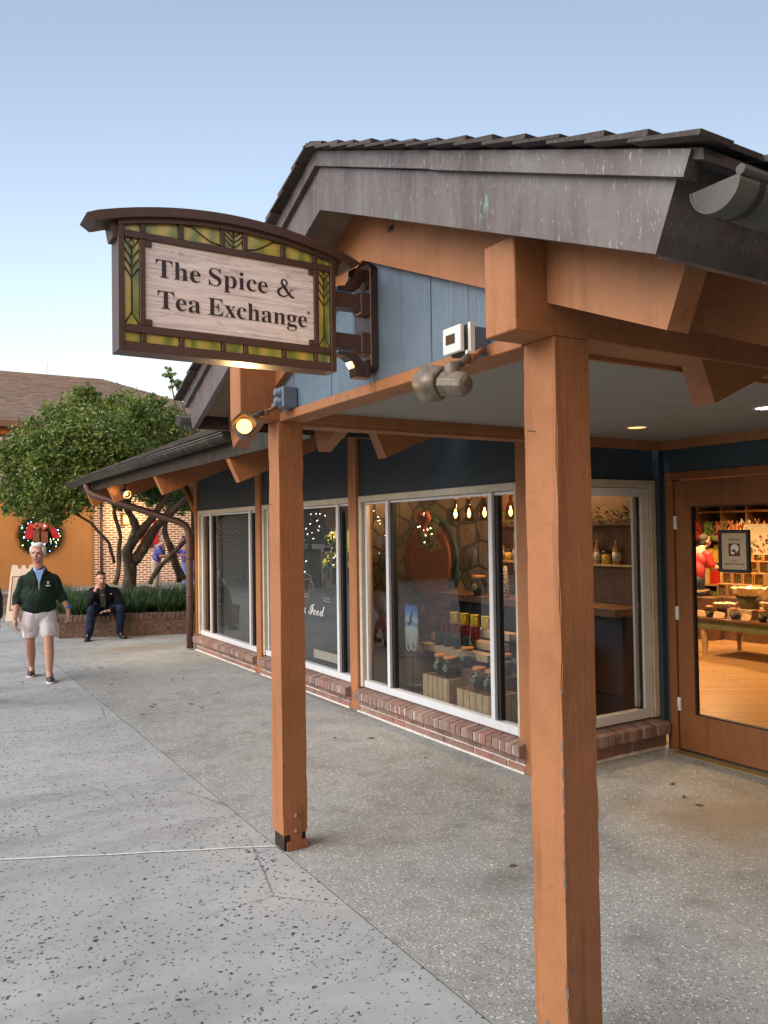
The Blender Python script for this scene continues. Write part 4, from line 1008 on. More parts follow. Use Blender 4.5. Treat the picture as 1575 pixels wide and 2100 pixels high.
# poster on a stand
T = thing('poster_stand', 'tall blue and white poster on a thin stand in the window', 'poster')
pm = N('dragonfly_poster'); v = pm.coord(); sp = pm.n('SeparateXYZ'); pm.l(v, sp.inputs[0]); zz = pm.math('ADD', sp.outputs[2], pm.math('MULTIPLY', pm.noise(pm.coord((8, 8, 8)), 1, 4), .08))
pm.pbr(pm.ramp(pm.math('DIVIDE', pm.math('SUBTRACT', zz, .60), .42), [(0, (.05, .05, .05)), (.22, (.28, .29, .24)), (.40, (.42, .44, .38)), (.50, (.40, .46, .52)), (.60, (.05, .16, .30)), (.64, (.35, .45, .55)), (.86, (.08, .22, .50)), (1, (.03, .10, .36))]), .4)
bm = BM(); box(bm, 4.06, 4.07, 6.12, 6.33, .52, .985); obj('poster_sheet', bm, pm.m, T)
bm = BM(); 
for k in range(24):
    t = k/24*2*math.pi
tube(bm, [(4.056, 6.18+.04*math.cos(t*math.pi/10), .62+.05*math.sin(t*math.pi/10)) for t in range(21)], .006, 5); tube(bm, [(4.056, 6.27+.035*math.cos(t*math.pi/10), .60+.04*math.sin(t*math.pi/10)) for t in range(21)], .004, 5)
obj('ring_print', bm, m_white, T)
bm = BM(); tube(bm, [(4.056, 6.25, .80), (4.056, 6.22, .88), (4.056, 6.20, .94)], [.012, .010, .003], 6); tube(bm, [(4.056, 6.27, .82), (4.056, 6.20, .84)], [.003, .008], 6); obj('insect_print', bm, m_dkwood, T)
bm = BM(); tube(bm, [(4.072, 6.22, .14), (4.072, 6.22, .99)], .005, 6); lathe(bm, [(0, 0), (.09, 0), (.09, .01), (0, .01)], (4.072, 6.22, .141)); obj('stand_rod', bm, m_dark, T)
T = thing('barrel', 'short dark wooden barrel at the left of the window', 'barrel', (4.35, 6.45, .14))
bm = BM(); lathe(bm, [(0, 0), (.17, 0), (.20, .12), (.205, .2), (.20, .28), (.17, .40), (.15, .40), (.15, .38), (0, .38)], n=28); obj('staves', bm, m_dkwood, T)
bm = BM()
for z, r in ((.05, .188), (.33, .192)): lathe(bm, [(r, 0), (r+.006, 0), (r+.006, .03), (r, .03), (r, 0)], (0, 0, z), 28)
obj('hoop', bm, m_steel, T)
T = thing('wall_disc', 'large round copper coloured disc hung behind the window', 'plaque')
bm = BM(); lathe(bm, [(0, 0), (.40, 0), (.44, .02), (.44, .03), (.38, .022), (0, .025)], (5.10, 7.42, 1.34), 40, M=to_z((-1, 0, 0))); obj('disc', bm, plain('copper_disc', (.34, .13, .06), .4, .3), T)
bm = BM(); lathe(bm, [(.45, 0), (.54, 0), (.54, .015), (.45, .015), (.45, 0)], (5.12, 7.42, 1.34), 40, M=to_z((-1, 0, 0))); obj('blue_rim', bm, plain('teal_rim', (.05, .11, .13), .5), T)
_n = N('rubble_stone_panel'); _v = _n.n('TexVoronoi', feature='DISTANCE_TO_EDGE'); _n.l(_n.coord(), _v.inputs['Vector']); _v.inputs['Scale'].default_value = 4.2
_w = _n.n('TexVoronoi', feature='F1'); _n.l(_n.coord(), _w.inputs['Vector']); _w.inputs['Scale'].default_value = 4.2; _q = _n.n('SeparateColor'); _n.l(_w.outputs['Color'], _q.inputs[0])
m_stonep = _n.pbr(_n.mix(_n.ramp(_v.outputs['Distance'], [(.03, (1, 1, 1)), (.06, (0, 0, 0))]), _n.ramp(_q.outputs[0], [(0, (.16, .12, .09)), (.5, (.34, .27, .19)), (1, (.46, .38, .27))]), (.07, .09, .10)), .8)
bm = BM(); box(bm, 5.16, 5.24, 6.35, 9.6, .14, 2.44); tag(obj('partition', bm, m_stonep), 'interior partition wall behind the round disc', 'partition')
bm = BM(); brick_row(bm, 5.08, 5.155, 6.9, 7.6, .14, 1.05, 12, .2, seed=4); tag(obj('brick_pier', bm, m_brick), 'low brick pier inside behind the poster', 'pier')
T = thing('sideboard', 'dark wooden counter with jars behind the mugs', 'counter')
bm = BM(); box(bm, 4.72, 5.10, 4.35, 6.8, .98, 1.04); obj('top', bm, m_dkwood, T)
bm = BM(); box(bm, 4.85, 5.05, 4.40, 6.7, .14, .98); obj('front', bm, plain('midnight_panel', (.02, .02, .035), .6), T)
bm = BM(); box(bm, 5.0, 5.12, 4.35, 6.25, 1.70, 1.74); box(bm, 5.0, 5.05, 6.2, 6.25, 1.04, 2.4); obj('back_shelf', bm, m_dkwood, T)
bm = BM(); box(bm, 5.12, 5.15, 4.3, 6.3, 1.04, 2.44); obj('back_panel', bm, m_dkwood, T)
jp2 = copy_tree(jp); place(jp2, 0, (4.78, 6.12, 1.04), .3, 'clear jar with wooden lid standing on the dark counter', 1.15, 'square tea jars with wooden lids')
place(jp, 1, (4.85, 5.35, 1.04), .3, 'jar with wooden lid at the right end of the dark counter', 1.0, 'square tea jars with wooden lids')
T = thing('mug', 'white mug with black lace pattern on the dark counter', 'mug', (4.78, 5.78, 1.04)); pn = N('lace_glaze'); vv = pn.n('TexVoronoi', feature='DISTANCE_TO_EDGE'); pn.l(pn.coord((45, 45, 45)), vv.inputs['Vector']); vv.inputs['Scale'].default_value = 1
pn.pbr(pn.ramp(vv.outputs['Distance'], [(.10, (.5, .48, .42)), (.16, (.04, .03, .03))]), .3)
bm = BM(); lathe(bm, [(0, 0), (.07, 0), (.075, .01), (.07, .12), (.055, .30), (.05, .30), (.06, .1), (0, .02)], n=24); obj('mug_body', bm, pn.m, T); bm = BM(); tube(bm, [(0, .07, .10), (0, .12, .11), (0, .13, .06), (0, .07, .03)], .009, 8); obj('handle', bm, pn.m, T)
bm = BM()
for k in range(420):
    y = rnd.uniform(4.4, 6.15); a = Vector((4.98+rnd.uniform(-.06, .06), y, 1.75+rnd.uniform(-.03, .10))); dr = Vector((rnd.uniform(-1, 1), rnd.uniform(-1, 1), rnd.uniform(-.6, 1))).normalized()*.07; s_ = dr.orthogonal().normalized()*.006
    bm.faces.new([bm.verts.new(p) for p in (a-s_, a+s_, a+dr)])
gl = obj('garland', bm, plain('fir_green', (.03, .07, .02), .8, var=.5), recalc=False); tag(gl, 'fir garland along the shelf above the counter', 'garland')
# greenery drop with a red bow
T = thing('hanging_swag', 'drooping lit fir swag with a coral bow hanging in the left of the window', 'garland')
bm = BM()
for k in range(900):
    t = rnd.random(); a = Vector((4.55+rnd.gauss(0, .03), 6.62+rnd.gauss(0, .035+.03*t), 1.92-.42*t)); dr = Vector((rnd.gauss(0, 1), rnd.gauss(0, 1), rnd.gauss(-.5, 1))).normalized()*.06; s_ = dr.orthogonal().normalized()*.006
    bm.faces.new([bm.verts.new(p) for p in (a-s_, a+s_, a+dr)])
obj('fir_needles', bm, plain('swag_green', (.05, .09, .03), .8, var=.5), T, recalc=False)
bm = BM()
for s in (-1, 1): tube(bm, [(4.50, 6.62, 1.80), (4.49, 6.62+s*.06, 1.85), (4.49, 6.62+s*.09, 1.80), (4.49, 6.62+s*.05, 1.76), (4.50, 6.62, 1.79)], [.015, .03, .025, .03, .015], 8)
tube(bm, [(4.50, 6.62, 1.80), (4.49, 6.60, 1.72), (4.49, 6.58, 1.64)], [.015, .022, .016], 6); obj('bow', bm, plain('coral_bow', (.45, .10, .06), .6), T)
bm = BM()
for k in range(16): bmesh.ops.create_icosphere(bm, subdivisions=1, radius=.006, matrix=Matrix.Translation((4.50, 6.62+rnd.gauss(0, .05), 1.92-.42*rnd.random())))
obj('fairy_lights', bm, emit('tiny_warm_light', (1, .85, .5), 6), T)
# goods on the back shelves of the display
BT = thing('bottle', '', 'bottle', group='bottles and tins on the shelves behind the window display')
bm = BM(); lathe(bm, [(0, 0), (.032, 0), (.034, .01), (.034, .12), (.012, .16), (.012, .20), (0, .20)], n=14); obj('bottle_body', bm, plain('amber_bottle', (.30, .13, .03), .15), BT)
bm = BM(); lathe(bm, [(.0345, .03), (.0352, .03), (.0352, .10), (.0345, .10)], n=14); obj('paper_label', bm, m_paper, BT)
TN = thing('tin', '', 'tin', group='bottles and tins on the shelves behind the window display')
bm = BM(); lathe(bm, [(0, 0), (.045, 0), (.045, .11), (0, .11)], n=16); obj('tin_body', bm, plain('yellow_tin', (.55, .35, .06), .3), TN)
bm = BM(); lathe(bm, [(.046, .095), (.048, .095), (.048, .12), (0, .122)], n=16); obj('lid', bm, m_dark, TN)
bm = BM(); box(bm, 5.0, 5.118, 4.4, 6.2, 1.36, 1.375); tag(obj('wall_shelf', bm, m_crate), 'pale wooden wall shelf of bottles above the dark counter', 'shelf')
od_ = ('first', 'second', 'third', 'fourth', 'fifth', 'sixth', 'seventh', 'eighth')
for i in range(8): place(BT, i, (5.06, 6.1-i*.21, 1.376), i*1.3, f'amber bottle, {od_[i]} from the left on the pale wall shelf', 1.0)
for i in range(7): place(TN, i, (5.06, 6.0-i*.21, 1.376), 0, f'yellow tin, {od_[i]} from the left on the pale wall shelf', .9)
# bottle lamps
m_fil = emit('glowing_filament', (1, .50, .10), 30); m_amber = glass('brown_bottle_glass', (.55, .40, .22), .7, 0, 1.45)
BL = thing('bottle_lamp', '', 'lamp', group='bottle lamps hanging in the window')
bm = BM(); lathe(bm, [(.045, -.04), (.048, .0), (.046, .06), (.02, .12), (.016, .13), (.015, .17)], n=18); obj('bottle', bm, m_amber, BL)
bm = BM(); lathe(bm, [(0, -.01), (.011, .005), (.016, .03), (.010, .05), (.005, .075), (0, .08)], n=12); obj('bulb', bm, m_fil, BL)
bm = BM(); lathe(bm, [(0, .165), (.024, .165), (.026, .20), (.022, .22), (0, .22)], n=16); tube(bm, [(0, 0, .21), (0, 0, .62)], .003, 5); obj('copper_collar', bm, plain('copper_collar', (.5, .2, .1), .35, .5), BL)
for i, (y, lb) in enumerate(((6.10, 'hanging bottle lamp, leftmost of the row in the window'), (5.89, 'hanging bottle lamp, second from the left in the window'), (5.66, 'hanging bottle lamp against the right mullion'), (5.30, 'hanging bottle lamp seen through the narrow right pane'))):
    place(BL, i, (4.5, y, 1.80), 0, lb)
T = thing('price_card', 'pale price card hanging inside the narrow right pane', 'card'); bm = BM(); box(bm, 3.80, 3.806, 4.345, 4.45, 1.38, 1.66); obj('card_sheet', bm, m_paper, T); bm = BM(); box(bm, 3.798, 3.7995, 4.345, 4.45, 1.55, 1.60); obj('red_band', bm, plain('coral_print', (.5, .15, .1), .6), T)
bm = BM()
for k in range(3): lathe(bm, [(0, -.006), (.006, 0), (0, .006)], (3.735, 4.33+.012*k, 1.215+.008*(k % 2)), 8)
tag(obj('indicator_light', bm, emit('green_led', (.5, 1, .25), 3)), 'three tiny green lights at the right edge of the window', 'light')

# ============================================================ SHOP INTERIOR THROUGH THE DOOR
T = thing('display_table', 'low sage green display table on turned legs inside the door', 'table')
m_sage = plain('sage_green_paint', (.12, .15, .09), .5); m_leg = plain('limed_oak', (.42, .30, .18), .6)
bm = BM(); box(bm, 8.86, 9.75, 4.2, 6.80, .478, .50); obj('tabletop', bm, m_dkwood, T); bm = BM(); box(bm, 8.88, 9.73, 4.22, 6.78, .36, .478); obj('apron', bm, m_sage, T)
for x, y in ((8.94, 6.72), (9.66, 6.72), (8.94, 4.28), (9.66, 4.28)):
    bm = BM(); lathe(bm, [(.028, 0), (.032, .02), (.026, .05), (.05, .25), (.055, .33), (.055, .36)], (x, y, 0), 14); obj('leg', bm, m_leg, T)
m_cello = plain('cellophane', (.62, .50, .33), .18, var=.4, scale=45, bstr=.8)
def basket(x, y, z, s, label):
    T = thing('gift_basket', label, 'basket', (x, y, z), 0, 'cellophane wrapped gift baskets'); T.scale = (s,)*3
    bm = BM(); lathe(bm, [(0, 0), (.10, 0), (.14, .14), (.13, .14), (0, .1)], n=18); obj('bucket', bm, plain('zinc_bucket', (.10, .085, .06), .5), T)
    bm = BM(); prev = None
    for ring in range(4):
        row = []
        for k in range(26):
            t = 2*math.pi*k/26; r = .12+.028*ring+.02*noise.noise(Vector((k*1.7, ring, x))); zz = .13+.035*ring+.03*noise.noise(Vector((k*2.3, ring*3, y)))
            row.append(bm.verts.new((r*math.cos(t), r*math.sin(t), zz)))
        if prev:
            for k in range(26): bm.faces.new((prev[k], prev[(k+1) % 26], row[(k+1) % 26], row[k]))
        prev = row
    c_ = bm.verts.new((0, 0, .16))
    for k in range(26): bm.faces.new((prev[k], prev[(k+1) % 26], c_))
    obj('cellophane', bm, m_cello, T)
basket(9.25, 6.28, .62, 1.15, 'largest cellophane wrapped basket, raised in the middle of the green table'); basket(9.2, 6.60, .50, .75, 'small wrapped basket at the left of the green table'); basket(9.2, 5.88, .50, .95, 'wrapped basket at the right edge of the door glass')
bm = BM(); box(bm, 9.05, 9.5, 6.12, 6.46, .50, .62); tag(obj('riser', bm, m_crate), 'pale wooden riser under the largest gift basket', 'riser')
for i, (y, lb) in enumerate(((6.66, 'dark jar at the left end of the green table'), (6.30, 'dark jar in front of the pale riser'), (5.92, 'dark jar near the right edge of the door glass'))): place(jp, 1, (8.97, y, .50), .2, lb, .85, 'square tea jars with wooden lids')
bag = thing('snack_bag', '', 'bag', group='small packets on the green table')
bm = BM(); hexa(bm, [(-.02, -.07, 0), (.02, -.07, 0), (.02, .07, 0), (-.02, .07, 0), (.015, -.08, .07), (.03, -.08, .07), (.03, .06, .09), (.015, .06, .09)]); bevel(bm, .012, 2); obj('packet', bm, plain('kraft_packet', (.50, .32, .20), .6, var=.4, scale=40), bag)
for i, (y, lb) in enumerate(((6.76, 'small kraft packet at the far left of the green table'), (6.50, 'small kraft packet left of the jar on the green table'), (6.12, 'small kraft packet right of the jar on the green table'))): place(bag, i, (8.93, y, .50), rnd.uniform(-.4, .4), lb)
T = thing('wooden_bowl', 'shallow wooden bowl of green fruit behind the table', 'bowl', (10.4, 8.0, .62)); bm = BM(); lathe(bm, [(0, 0), (.12, 0), (.24, .10), (.23, .10), (.1, .02), (0, .02)], n=24); obj('bowl_body', bm, m_crate, T)
bm = BM()
for k in range(9): bmesh.ops.create_icosphere(bm, subdivisions=2, radius=.045, matrix=Matrix.Translation((.11*math.cos(k*.7)*(k % 3)*.6, .11*math.sin(k*.7)*(k % 3)*.6, .09)))
obj('fruit', bm, plain('green_fruit', (.25, .33, .05), .5), T, smooth=True)
bm = BM(); box(bm, 10.15, 10.75, 7.5, 8.4, 0, .62); tag(obj('plinth', bm, m_dkwood), 'dark plinth carrying the wooden bowl', 'plinth')
# stepped boxes (each is a thing)
m_box = plain('display_box_wood', (.42, .24, .10), .6)
DB = thing('display_box', '', 'box', group='open wooden boxes stacked in steps')
bm = BM(); 
for a in ((-.08, .08, 0, .015), (-.08, .08, .185, .20), (-.08, -.066, .015, .185), (.066, .08, .015, .185)): box(bm, -.10, .10, a[0], a[1], a[2], a[3])
box(bm, -.02, .10, -.066, .066, .015, .185); obj('box_body', bm, m_box, DB)
bm = BM(); lathe(bm, [(0, 0), (.035, 0), (.035, .012), (0, .012)], (-.04, 0, .09), 14, M=to_z((-1, 0, 0))); obj('label', bm, plain('green_label', (.16, .22, .05), .5), DB)
i = 0
for row in range(4):
    for k in range(4):
        place(DB, i, (10.55+.12*row, 7.54-k*.175, .62+row*.17), 0, f'{("leftmost", "second", "third", "rightmost")[k]} small wooden box on the {("lowest", "second", "third", "top")[row]} step of the display'); i += 1
bm = BM(); box(bm, 10.4, 11.1, 6.85, 7.65, 0, .62); tag(obj('plinth', bm, m_dkwood), 'dark plinth carrying the stepped wooden boxes', 'plinth')
# back shelving with coloured goods
SH = thing('shelving_unit', 'tall wooden shelving full of colourful spice packets along the back wall', 'shelving')
bm = BM()
for z in (.3, .68, 1.06, 1.44, 1.90): box(bm, 11.6, 12.0, 5.6, 10.2, z, z+.03)
y = 5.6
while y < 10.3: box(bm, 11.61, 12.0, y-.015, y+.015, 0, 2.2); y += .46
obj('shelf_frame', bm, m_box, SH)
bm = BM(); box(bm, 12.0, 12.03, 5.6, 10.2, 0, 2.2); obj('back_board', bm, m_dkwood, SH)
cols = [('red', (.50, .03, .02)), ('leaf_green', (.10, .22, .03)), ('cream', (.60, .48, .28)), ('orange', (.60, .20, .04)), ('brown', (.16, .07, .03)), ('yellow', (.62, .45, .06)), ('black', (.02, .02, .02))]
gm = [plain(n_+'_packet_foil', c_, .3, var=.35, scale=60) for n_, c_ in cols]
bm = BM()
for z in (.33, .71, 1.09, 1.47):
    y = 5.64
    while y < 10.15:
        w = rnd.uniform(.06, .13); hgt = rnd.uniform(.18, .30); box(bm, 11.62+rnd.uniform(0, .08), 11.95, y, y+w-.01, z, z+hgt, rnd.randrange(7)); y += w
o = obj('spice_packets', bm, gm, SH); o['kind'] = 'stuff'
m_hang = [plain('red_chillies', (.50, .03, .02), .4), plain('green_herbs', (.13, .22, .04), .7), plain('dried_beans', (.30, .16, .08), .7), plain('garlic_white', (.6, .5, .32), .7), plain('orange_peel', (.60, .22, .06), .6)]
for k, (y, mi) in enumerate(((8.72, 0), (8.48, 1), (8.24, 2), (8.02, 4), (7.80, 3), (7.58, 4))):
    bm = BM()
    for q in range(60):
        a = Vector((11.45+rnd.uniform(-.05, .05), y+rnd.uniform(-.09, .09), 1.80-rnd.random()**.7*.30)); d_ = Vector((rnd.uniform(-.3, .3), rnd.uniform(-.5, .5), -1)).normalized()*rnd.uniform(.05, .12)
        tube(bm, [a, a+d_*.5, a+d_], [.006, .010, .002], 5)
    nm = ('chilli', 'herb', 'bean', 'orange peel', 'garlic', 'spice')[k]
    tag(obj('hanging_bunch', bm, m_hang[mi]), f'bunch of {("red chillies", "green herbs", "dark dried pods", "orange slices", "white garlic", "amber spice pods")[k]} hanging above the shelves', 'bunch', 'bunches hanging above the shelves')
T = thing('spice_poster', 'cream poster strewn with spices, right of the framed notice inside', 'poster')
bm = BM(); box(bm, 9.5, 9.51, 5.9, 6.46, 1.30, 1.70); obj('poster_sheet', bm, m_paper, T)
bm = BM()
for k in range(60):
    lathe(bm, [(0, .004), (.8, .003), (.8, 0)], (9.4955, rnd.uniform(5.92, 6.44), 1.33+rnd.random()**1.3*.22), 10, M=to_z((-1, 0, 0))@Matrix.Diagonal((rnd.uniform(.012, .03),)*2+(1,)), mi=k % 5)
obj('spice_print', bm, [m_hang[0], m_hang[2], m_hang[4], m_maroon, m_hang[1]], T)
bm = text_bm('T AZOD', .07, (0, -1, 0), (0, 0, 1), (9.494, 6.42, 1.61), .0006); obj('lettering', bm, plain('faded_print', (.62, .55, .42), .6), T)

# ============================================================ PLANTER, PLANTS
A, B, C_ = Vector((5.2, 12.85, 0)), Vector((2.20, 13.90, 0)), Vector((1.84, 20.2, 0))
def brick_wall_run(bmb, bmm, p, q, ztop, seed, t=.22):
    """courses of stretchers under a rowlock cap, from p to q; the wall's body lies on the left side of p->q... """
    rr = random.Random(seed); d = (q-p); L = d.length; d.normalize(); nrm = Vector((d.y, -d.x, 0))
    M = Matrix((d, nrm, Vector((0, 0, 1)))).transposed()
    n = 4; ch = (ztop-.10)/n
    for c in range(n):
        x = -(.1 if c % 2 else 0)
        while x < L:
            s, e = max(x+.005, 0), min(x+.195, L)
            if e-s > .02: obox(bmb, p+d*((s+e)/2)+nrm*(-.055+rr.uniform(-.003, .003))+Vector((0, 0, (c+.5)*ch)), e-s, .11, ch-.010, M)
            x += .2
    x = 0
    while x < L-.03:
        obox(bmb, p+d*(x+.033)+nrm*(-.10+rr.uniform(-.005, .005))+Vector((0, 0, ztop-.05+rr.uniform(-.002, .002))), .064, t+.03, .094, M); x += .074
    obox(bmm, p+d*(L/2)-nrm*(t/2-.002)+Vector((0, 0, ztop/2-.008)), L-.01, t-.012, ztop-.018, M)
PL = thing('planter_wall', 'low brick planter wall with an upright brick cap', 'planter')
bb, bmm = BM(), BM()
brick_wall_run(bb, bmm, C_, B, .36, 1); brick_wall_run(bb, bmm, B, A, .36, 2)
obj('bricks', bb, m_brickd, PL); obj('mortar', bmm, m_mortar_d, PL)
m_soil = plain('dark_planter_soil', (.035, .025, .018), .95, bstr=1)
bm = BM(); prism(bm, [(5.2, 13.05), (2.36, 14.03), (2.05, 20.2), (5.6, 21.5)], .0, .31, 'z'); obj('soil', bm, m_soil, PL)
def leafmat(name, c1, c2, c3, rough=.45):
    n = N(name); geo = n.n('NewGeometry'); v = n.coord()
    c = n.ramp(geo.outputs['Random Per Island'], [(0, c1), (.6, c2), (1, c3)])
    c = n.mix(n.ramp(n.noise(v, 1.6, 3), [(.35, (.55, .55, .55)), (.65, (0, 0, 0))]), c, c1)
    p = n.n('BsdfPrincipled'); n.l(c, p.inputs['Base Color']); p.inputs['Roughness'].default_value = rough
    t = n.n('BsdfTranslucent'); n.l(c, t.inputs[0]); mx = n.n('MixShader'); mx.inputs[0].default_value = .3
    n.l(p.outputs[0], mx.inputs[1]); n.l(t.outputs[0], mx.inputs[2]); n.l(mx.outputs[0], n.out.inputs[0]); return n.m
m_leaf = leafmat('oak_leaf', (.04, .095, .02), (.12, .21, .045), (.28, .36, .10))
m_leafd = leafmat('dark_leaf', (.015, .035, .01), (.03, .065, .015), (.06, .10, .025))
m_grass = leafmat('strap_leaf', (.018, .055, .014), (.038, .095, .024), (.11, .18, .05), .4)
m_bark = brick_mat('mottled_bark', [(.085, .066, .052), (.12, .10, .08)])
def bark():
    n = N('lichen_bark'); v = n.coord((8, 8, 2.2)); a = n.noise(v, 1.5, 6, .7); b = n.noise(n.coord(), 6, 4, .7)
    c = n.ramp(a, [(.3, (.022, .018, .014)), (.55, (.075, .062, .05)), (.75, (.18, .16, .13))])
    c = n.mix(n.ramp(b, [(.6, (0, 0, 0)), (.7, (.7, .7, .7))]), c, (.26, .25, .20))
    return n.pbr(c, .9, bump=a, bstr=1, bdist=.03)
m_bark = bark()
def strap_plants():
    rr = random.Random(21); bm = BM()
    poly_in = lambda x, y: (y > 13.02+(5.2-x)*.35+.12 if x > 2.35 else False) and y < 15.6
    spots = []
    while len(spots) < 420:
        x, y = rr.uniform(2.45, 5.3), rr.uniform(13.1, 15.4)
        if poly_in(x, y) : spots.append((x, y))
    for x in range(0): pass
    while len(spots) < 520:
        y = rr.uniform(14.1, 20); spots.append((rr.uniform(2.2, 2.9), y))
    for (x, y) in spots:
        n = rr.randint(22, 34); h0 = rr.uniform(.34, .52)
        if y < 13.55+(5.2-x)*.35: h0 *= .8
        for k in range(n):
            a = rr.uniform(0, 2*math.pi); L = h0*rr.uniform(.6, 1.25); out = rr.uniform(.15, .6)*L*1.2; w = rr.uniform(.005, .009)
            d = Vector((math.cos(a), math.sin(a), 0)); s = Vector((-d.y, d.x, 0))*w; p = Vector((x, y, .30)); prev = None
            for i in range(5):
                t = i/4; q = p+d*out*t**1.6+Vector((0, 0, L*(t-.35*t**3*(out/L)*1.4))); ww = s*(1-t*.85)
                cur = (bm.verts.new(q-ww), bm.verts.new(q+ww))
                if prev: bm.faces.new((prev[0], prev[1], cur[1], cur[0]))
                prev = cur
    tag(obj('strap_leaf_plants', bm, m_grass, recalc=False), 'dense dark green strap leaved ground cover filling the brick planter', 'ground cover', kind='stuff')
strap_plants()

# ============================================================ TREES
def tree(name, label, trunks, blobs, nleaf, size, seed, mleaf=None, ydepth=1.0, fill=.35, group=None, twigs=60):
    rr = random.Random(seed); T = thing(name, label, 'tree', trunks[0][0][0], 0, group); base = Vector(trunks[0][0][0])
    bm = BM()
    for path, r0, r1 in trunks:
        P = [Vector(p)-base for p in path]; Q = []; n = 5
        for i in range(len(P)-1):
            for k in range(n):
                q = P[i].lerp(P[i+1], k/n); Q.append(q+Vector((noise.noise(q*1.7+Vector((seed, 0, 0))), noise.noise(q*1.7+Vector((0, seed, 0))), 0))*.09*(1 if i+k else 0))
        Q.append(P[-1]); m = len(Q)
        rs = [.82*(r0+(r1-r0)*(i/(m-1)))*(1+.35*noise.noise(q*6)) for i, q in enumerate(Q)]
        tube(bm, Q, rs, 12)
    ends = [Vector(t[0][-1])-base for t in trunks]
    for b in blobs:   # limbs into each leafy mass
        c = Vector(b[:3])-base; e = min(ends, key=lambda q: (q-c).length); mid = e.lerp(c, .5)+Vector((rr.uniform(-.2, .2), rr.uniform(-.2, .2), rr.uniform(-.1, .2)))
        tube(bm, [e, e.lerp(mid, .5)+Vector((0, 0, .05)), mid, c], [.045, .038, .028, .010], 6)
        for k in range(int(twigs/len(blobs))+1):
            d = Vector((rr.gauss(0, 1), rr.gauss(0, 1), rr.gauss(0, 1))).normalized()*b[3]*rr.uniform(.6, 1.0)
            tube(bm, [c+d*.05, c+d*.5+Vector((0, 0, .03)), c+d], [.012, .008, .003], 4, cap=False)
    obj('trunk', bm, m_bark, T)
    bm = BM(); tot = sum(b[3]**2 for b in blobs)
    for b in blobs:
        c = Vector(b[:3])-base; R_ = b[3]; n = int(nleaf*R_*R_/tot); clusters = max(6, int(n/26))
        for q in range(clusters):
            d = Vector((rr.gauss(0, 1), rr.gauss(0, ydepth), rr.gauss(0, .85))).normalized(); rad = R_*(rr.random()**fill)*(1+.22*noise.noise(d*2.3+c))
            cc = c+d*rad
            cr = R_*rr.uniform(.09, .20)
            for k in range(26):
                p = cc+Vector((rr.gauss(0, 1), rr.gauss(0, 1), rr.gauss(0, .8)))*cr
                nn = (Vector((rr.gauss(0, 1), rr.gauss(0, 1), rr.gauss(0, 1)+.5))+d*.5).normalized(); a = nn.orthogonal().normalized(); a.rotate(Matrix.Rotation(rr.uniform(0, 6.3), 3, nn)); bb_ = nn.cross(a)
                s = size*rr.uniform(.5, 1.6)
                bm.faces.new([bm.verts.new(v) for v in (p-a*s, p+bb_*s*.42-a*.2*s, p+a*s, p-bb_*s*.42-a*.2*s)])
    obj('crown', bm, mleaf or m_leaf, T, recalc=False)
    return T
tr = lambda px, py, y=16.0: (1.54+.0088*px+(y-16)*.14, y, .69+.0094*(1200-py))   # design drawing of the crown at its own distance
def cv(lst, yy=None): return [(*tr(a, b, y)[:2], tr(a, b, y)[2]) for a, b, y in lst]
tk = [([(3.80, 16, .25), tr(262, 1170), tr(255, 1130), tr(275, 1095), tr(310, 1060), tr(345, 1020)], .165, .07),
      ([tr(268, 1150), tr(290, 1120), tr(320, 1085), tr(355, 1050, 15.7), tr(400, 1010, 15.6)], .15, .07),
      ([tr(258, 1130), tr(272, 1080), tr(262, 1045), tr(250, 1000)], .12, .07),
      ([tr(225, 1195, 15.6), tr(232, 1150, 15.6), tr(236, 1100, 15.6), tr(222, 1050, 15.5), tr(228, 1000, 15.5)], .055, .04),
      ([tr(224, 1150, 15.6), tr(210, 1110, 15.5), tr(178, 1070, 15.4), tr(130, 1045, 15.2)], .04, .025),
      ([tr(300, 1195, 15.4), tr(320, 1160, 15.3), tr(355, 1125, 15.2), tr(400, 1085, 15.1)], .06, .05),
      ([tr(372, 1195, 15.9), tr(355, 1140, 15.8), tr(345, 1090, 15.8), tr(350, 1040, 15.8)], .07, .06),
      ([tr(392, 1195, 16.3), tr(372, 1150, 16.3), tr(352, 1110, 16.2)], .06, .05)]
bl = [(70, 1010, 60, 15.6), (45, 930, 42, 15.8), (95, 935, 62, 15.4), (110, 860, 42, 16.2), (165, 850, 50, 16), (200, 920, 80, 15.2), (250, 850, 55, 15.8), (300, 880, 60, 16), (345, 850, 50, 16.4),
      (260, 940, 55, 15.2), (160, 990, 62, 15.3), (215, 985, 45, 15.4), (95, 1050, 30, 15.5), (125, 1025, 35, 15.3), (345, 900, 55, 16.5), (320, 810, 26, 16.2), (165, 800, 20, 16), (360, 742, 15, 16.3), (375, 765, 16, 16.3), (185, 815, 22, 16), (15, 970, 20, 15.8), (30, 1030, 26, 15.8), (215, 830, 28, 15.9), (380, 970, 40, 16.8), (140, 905, 45, 15.0), (60, 870, 16, 16), (120, 845, 22, 16), (290, 985, 38, 16.3), (340, 1005, 36, 16.6), (395, 1020, 34, 16.9), (250, 1020, 24, 16.2), (20, 1000, 26, 15.9), (8, 940, 18, 15.9)]
tree('oak_tree', 'small leafy multi stemmed oak leaning out of the brick planter', tk, [(*tr(a, b, y), r*.0092) for a, b, r, y in bl], 76000, .034, 3, twigs=220)
tree('background_tree', 'dark evergreen crown seen beneath the eave behind the oak', [([(8.2, 24, 0), (8.1, 24, 2.0), (8.0, 24, 3.2)], .16, .1)],
     [(7.4, 24, 3.3, .9), (8.5, 24, 3.0, .9), (6.7, 23.6, 3.5, .7), (9.3, 24, 3.6, 1.0), (8.2, 24, 4.4, 1.1)], 9000, .07, 8, m_leafd)

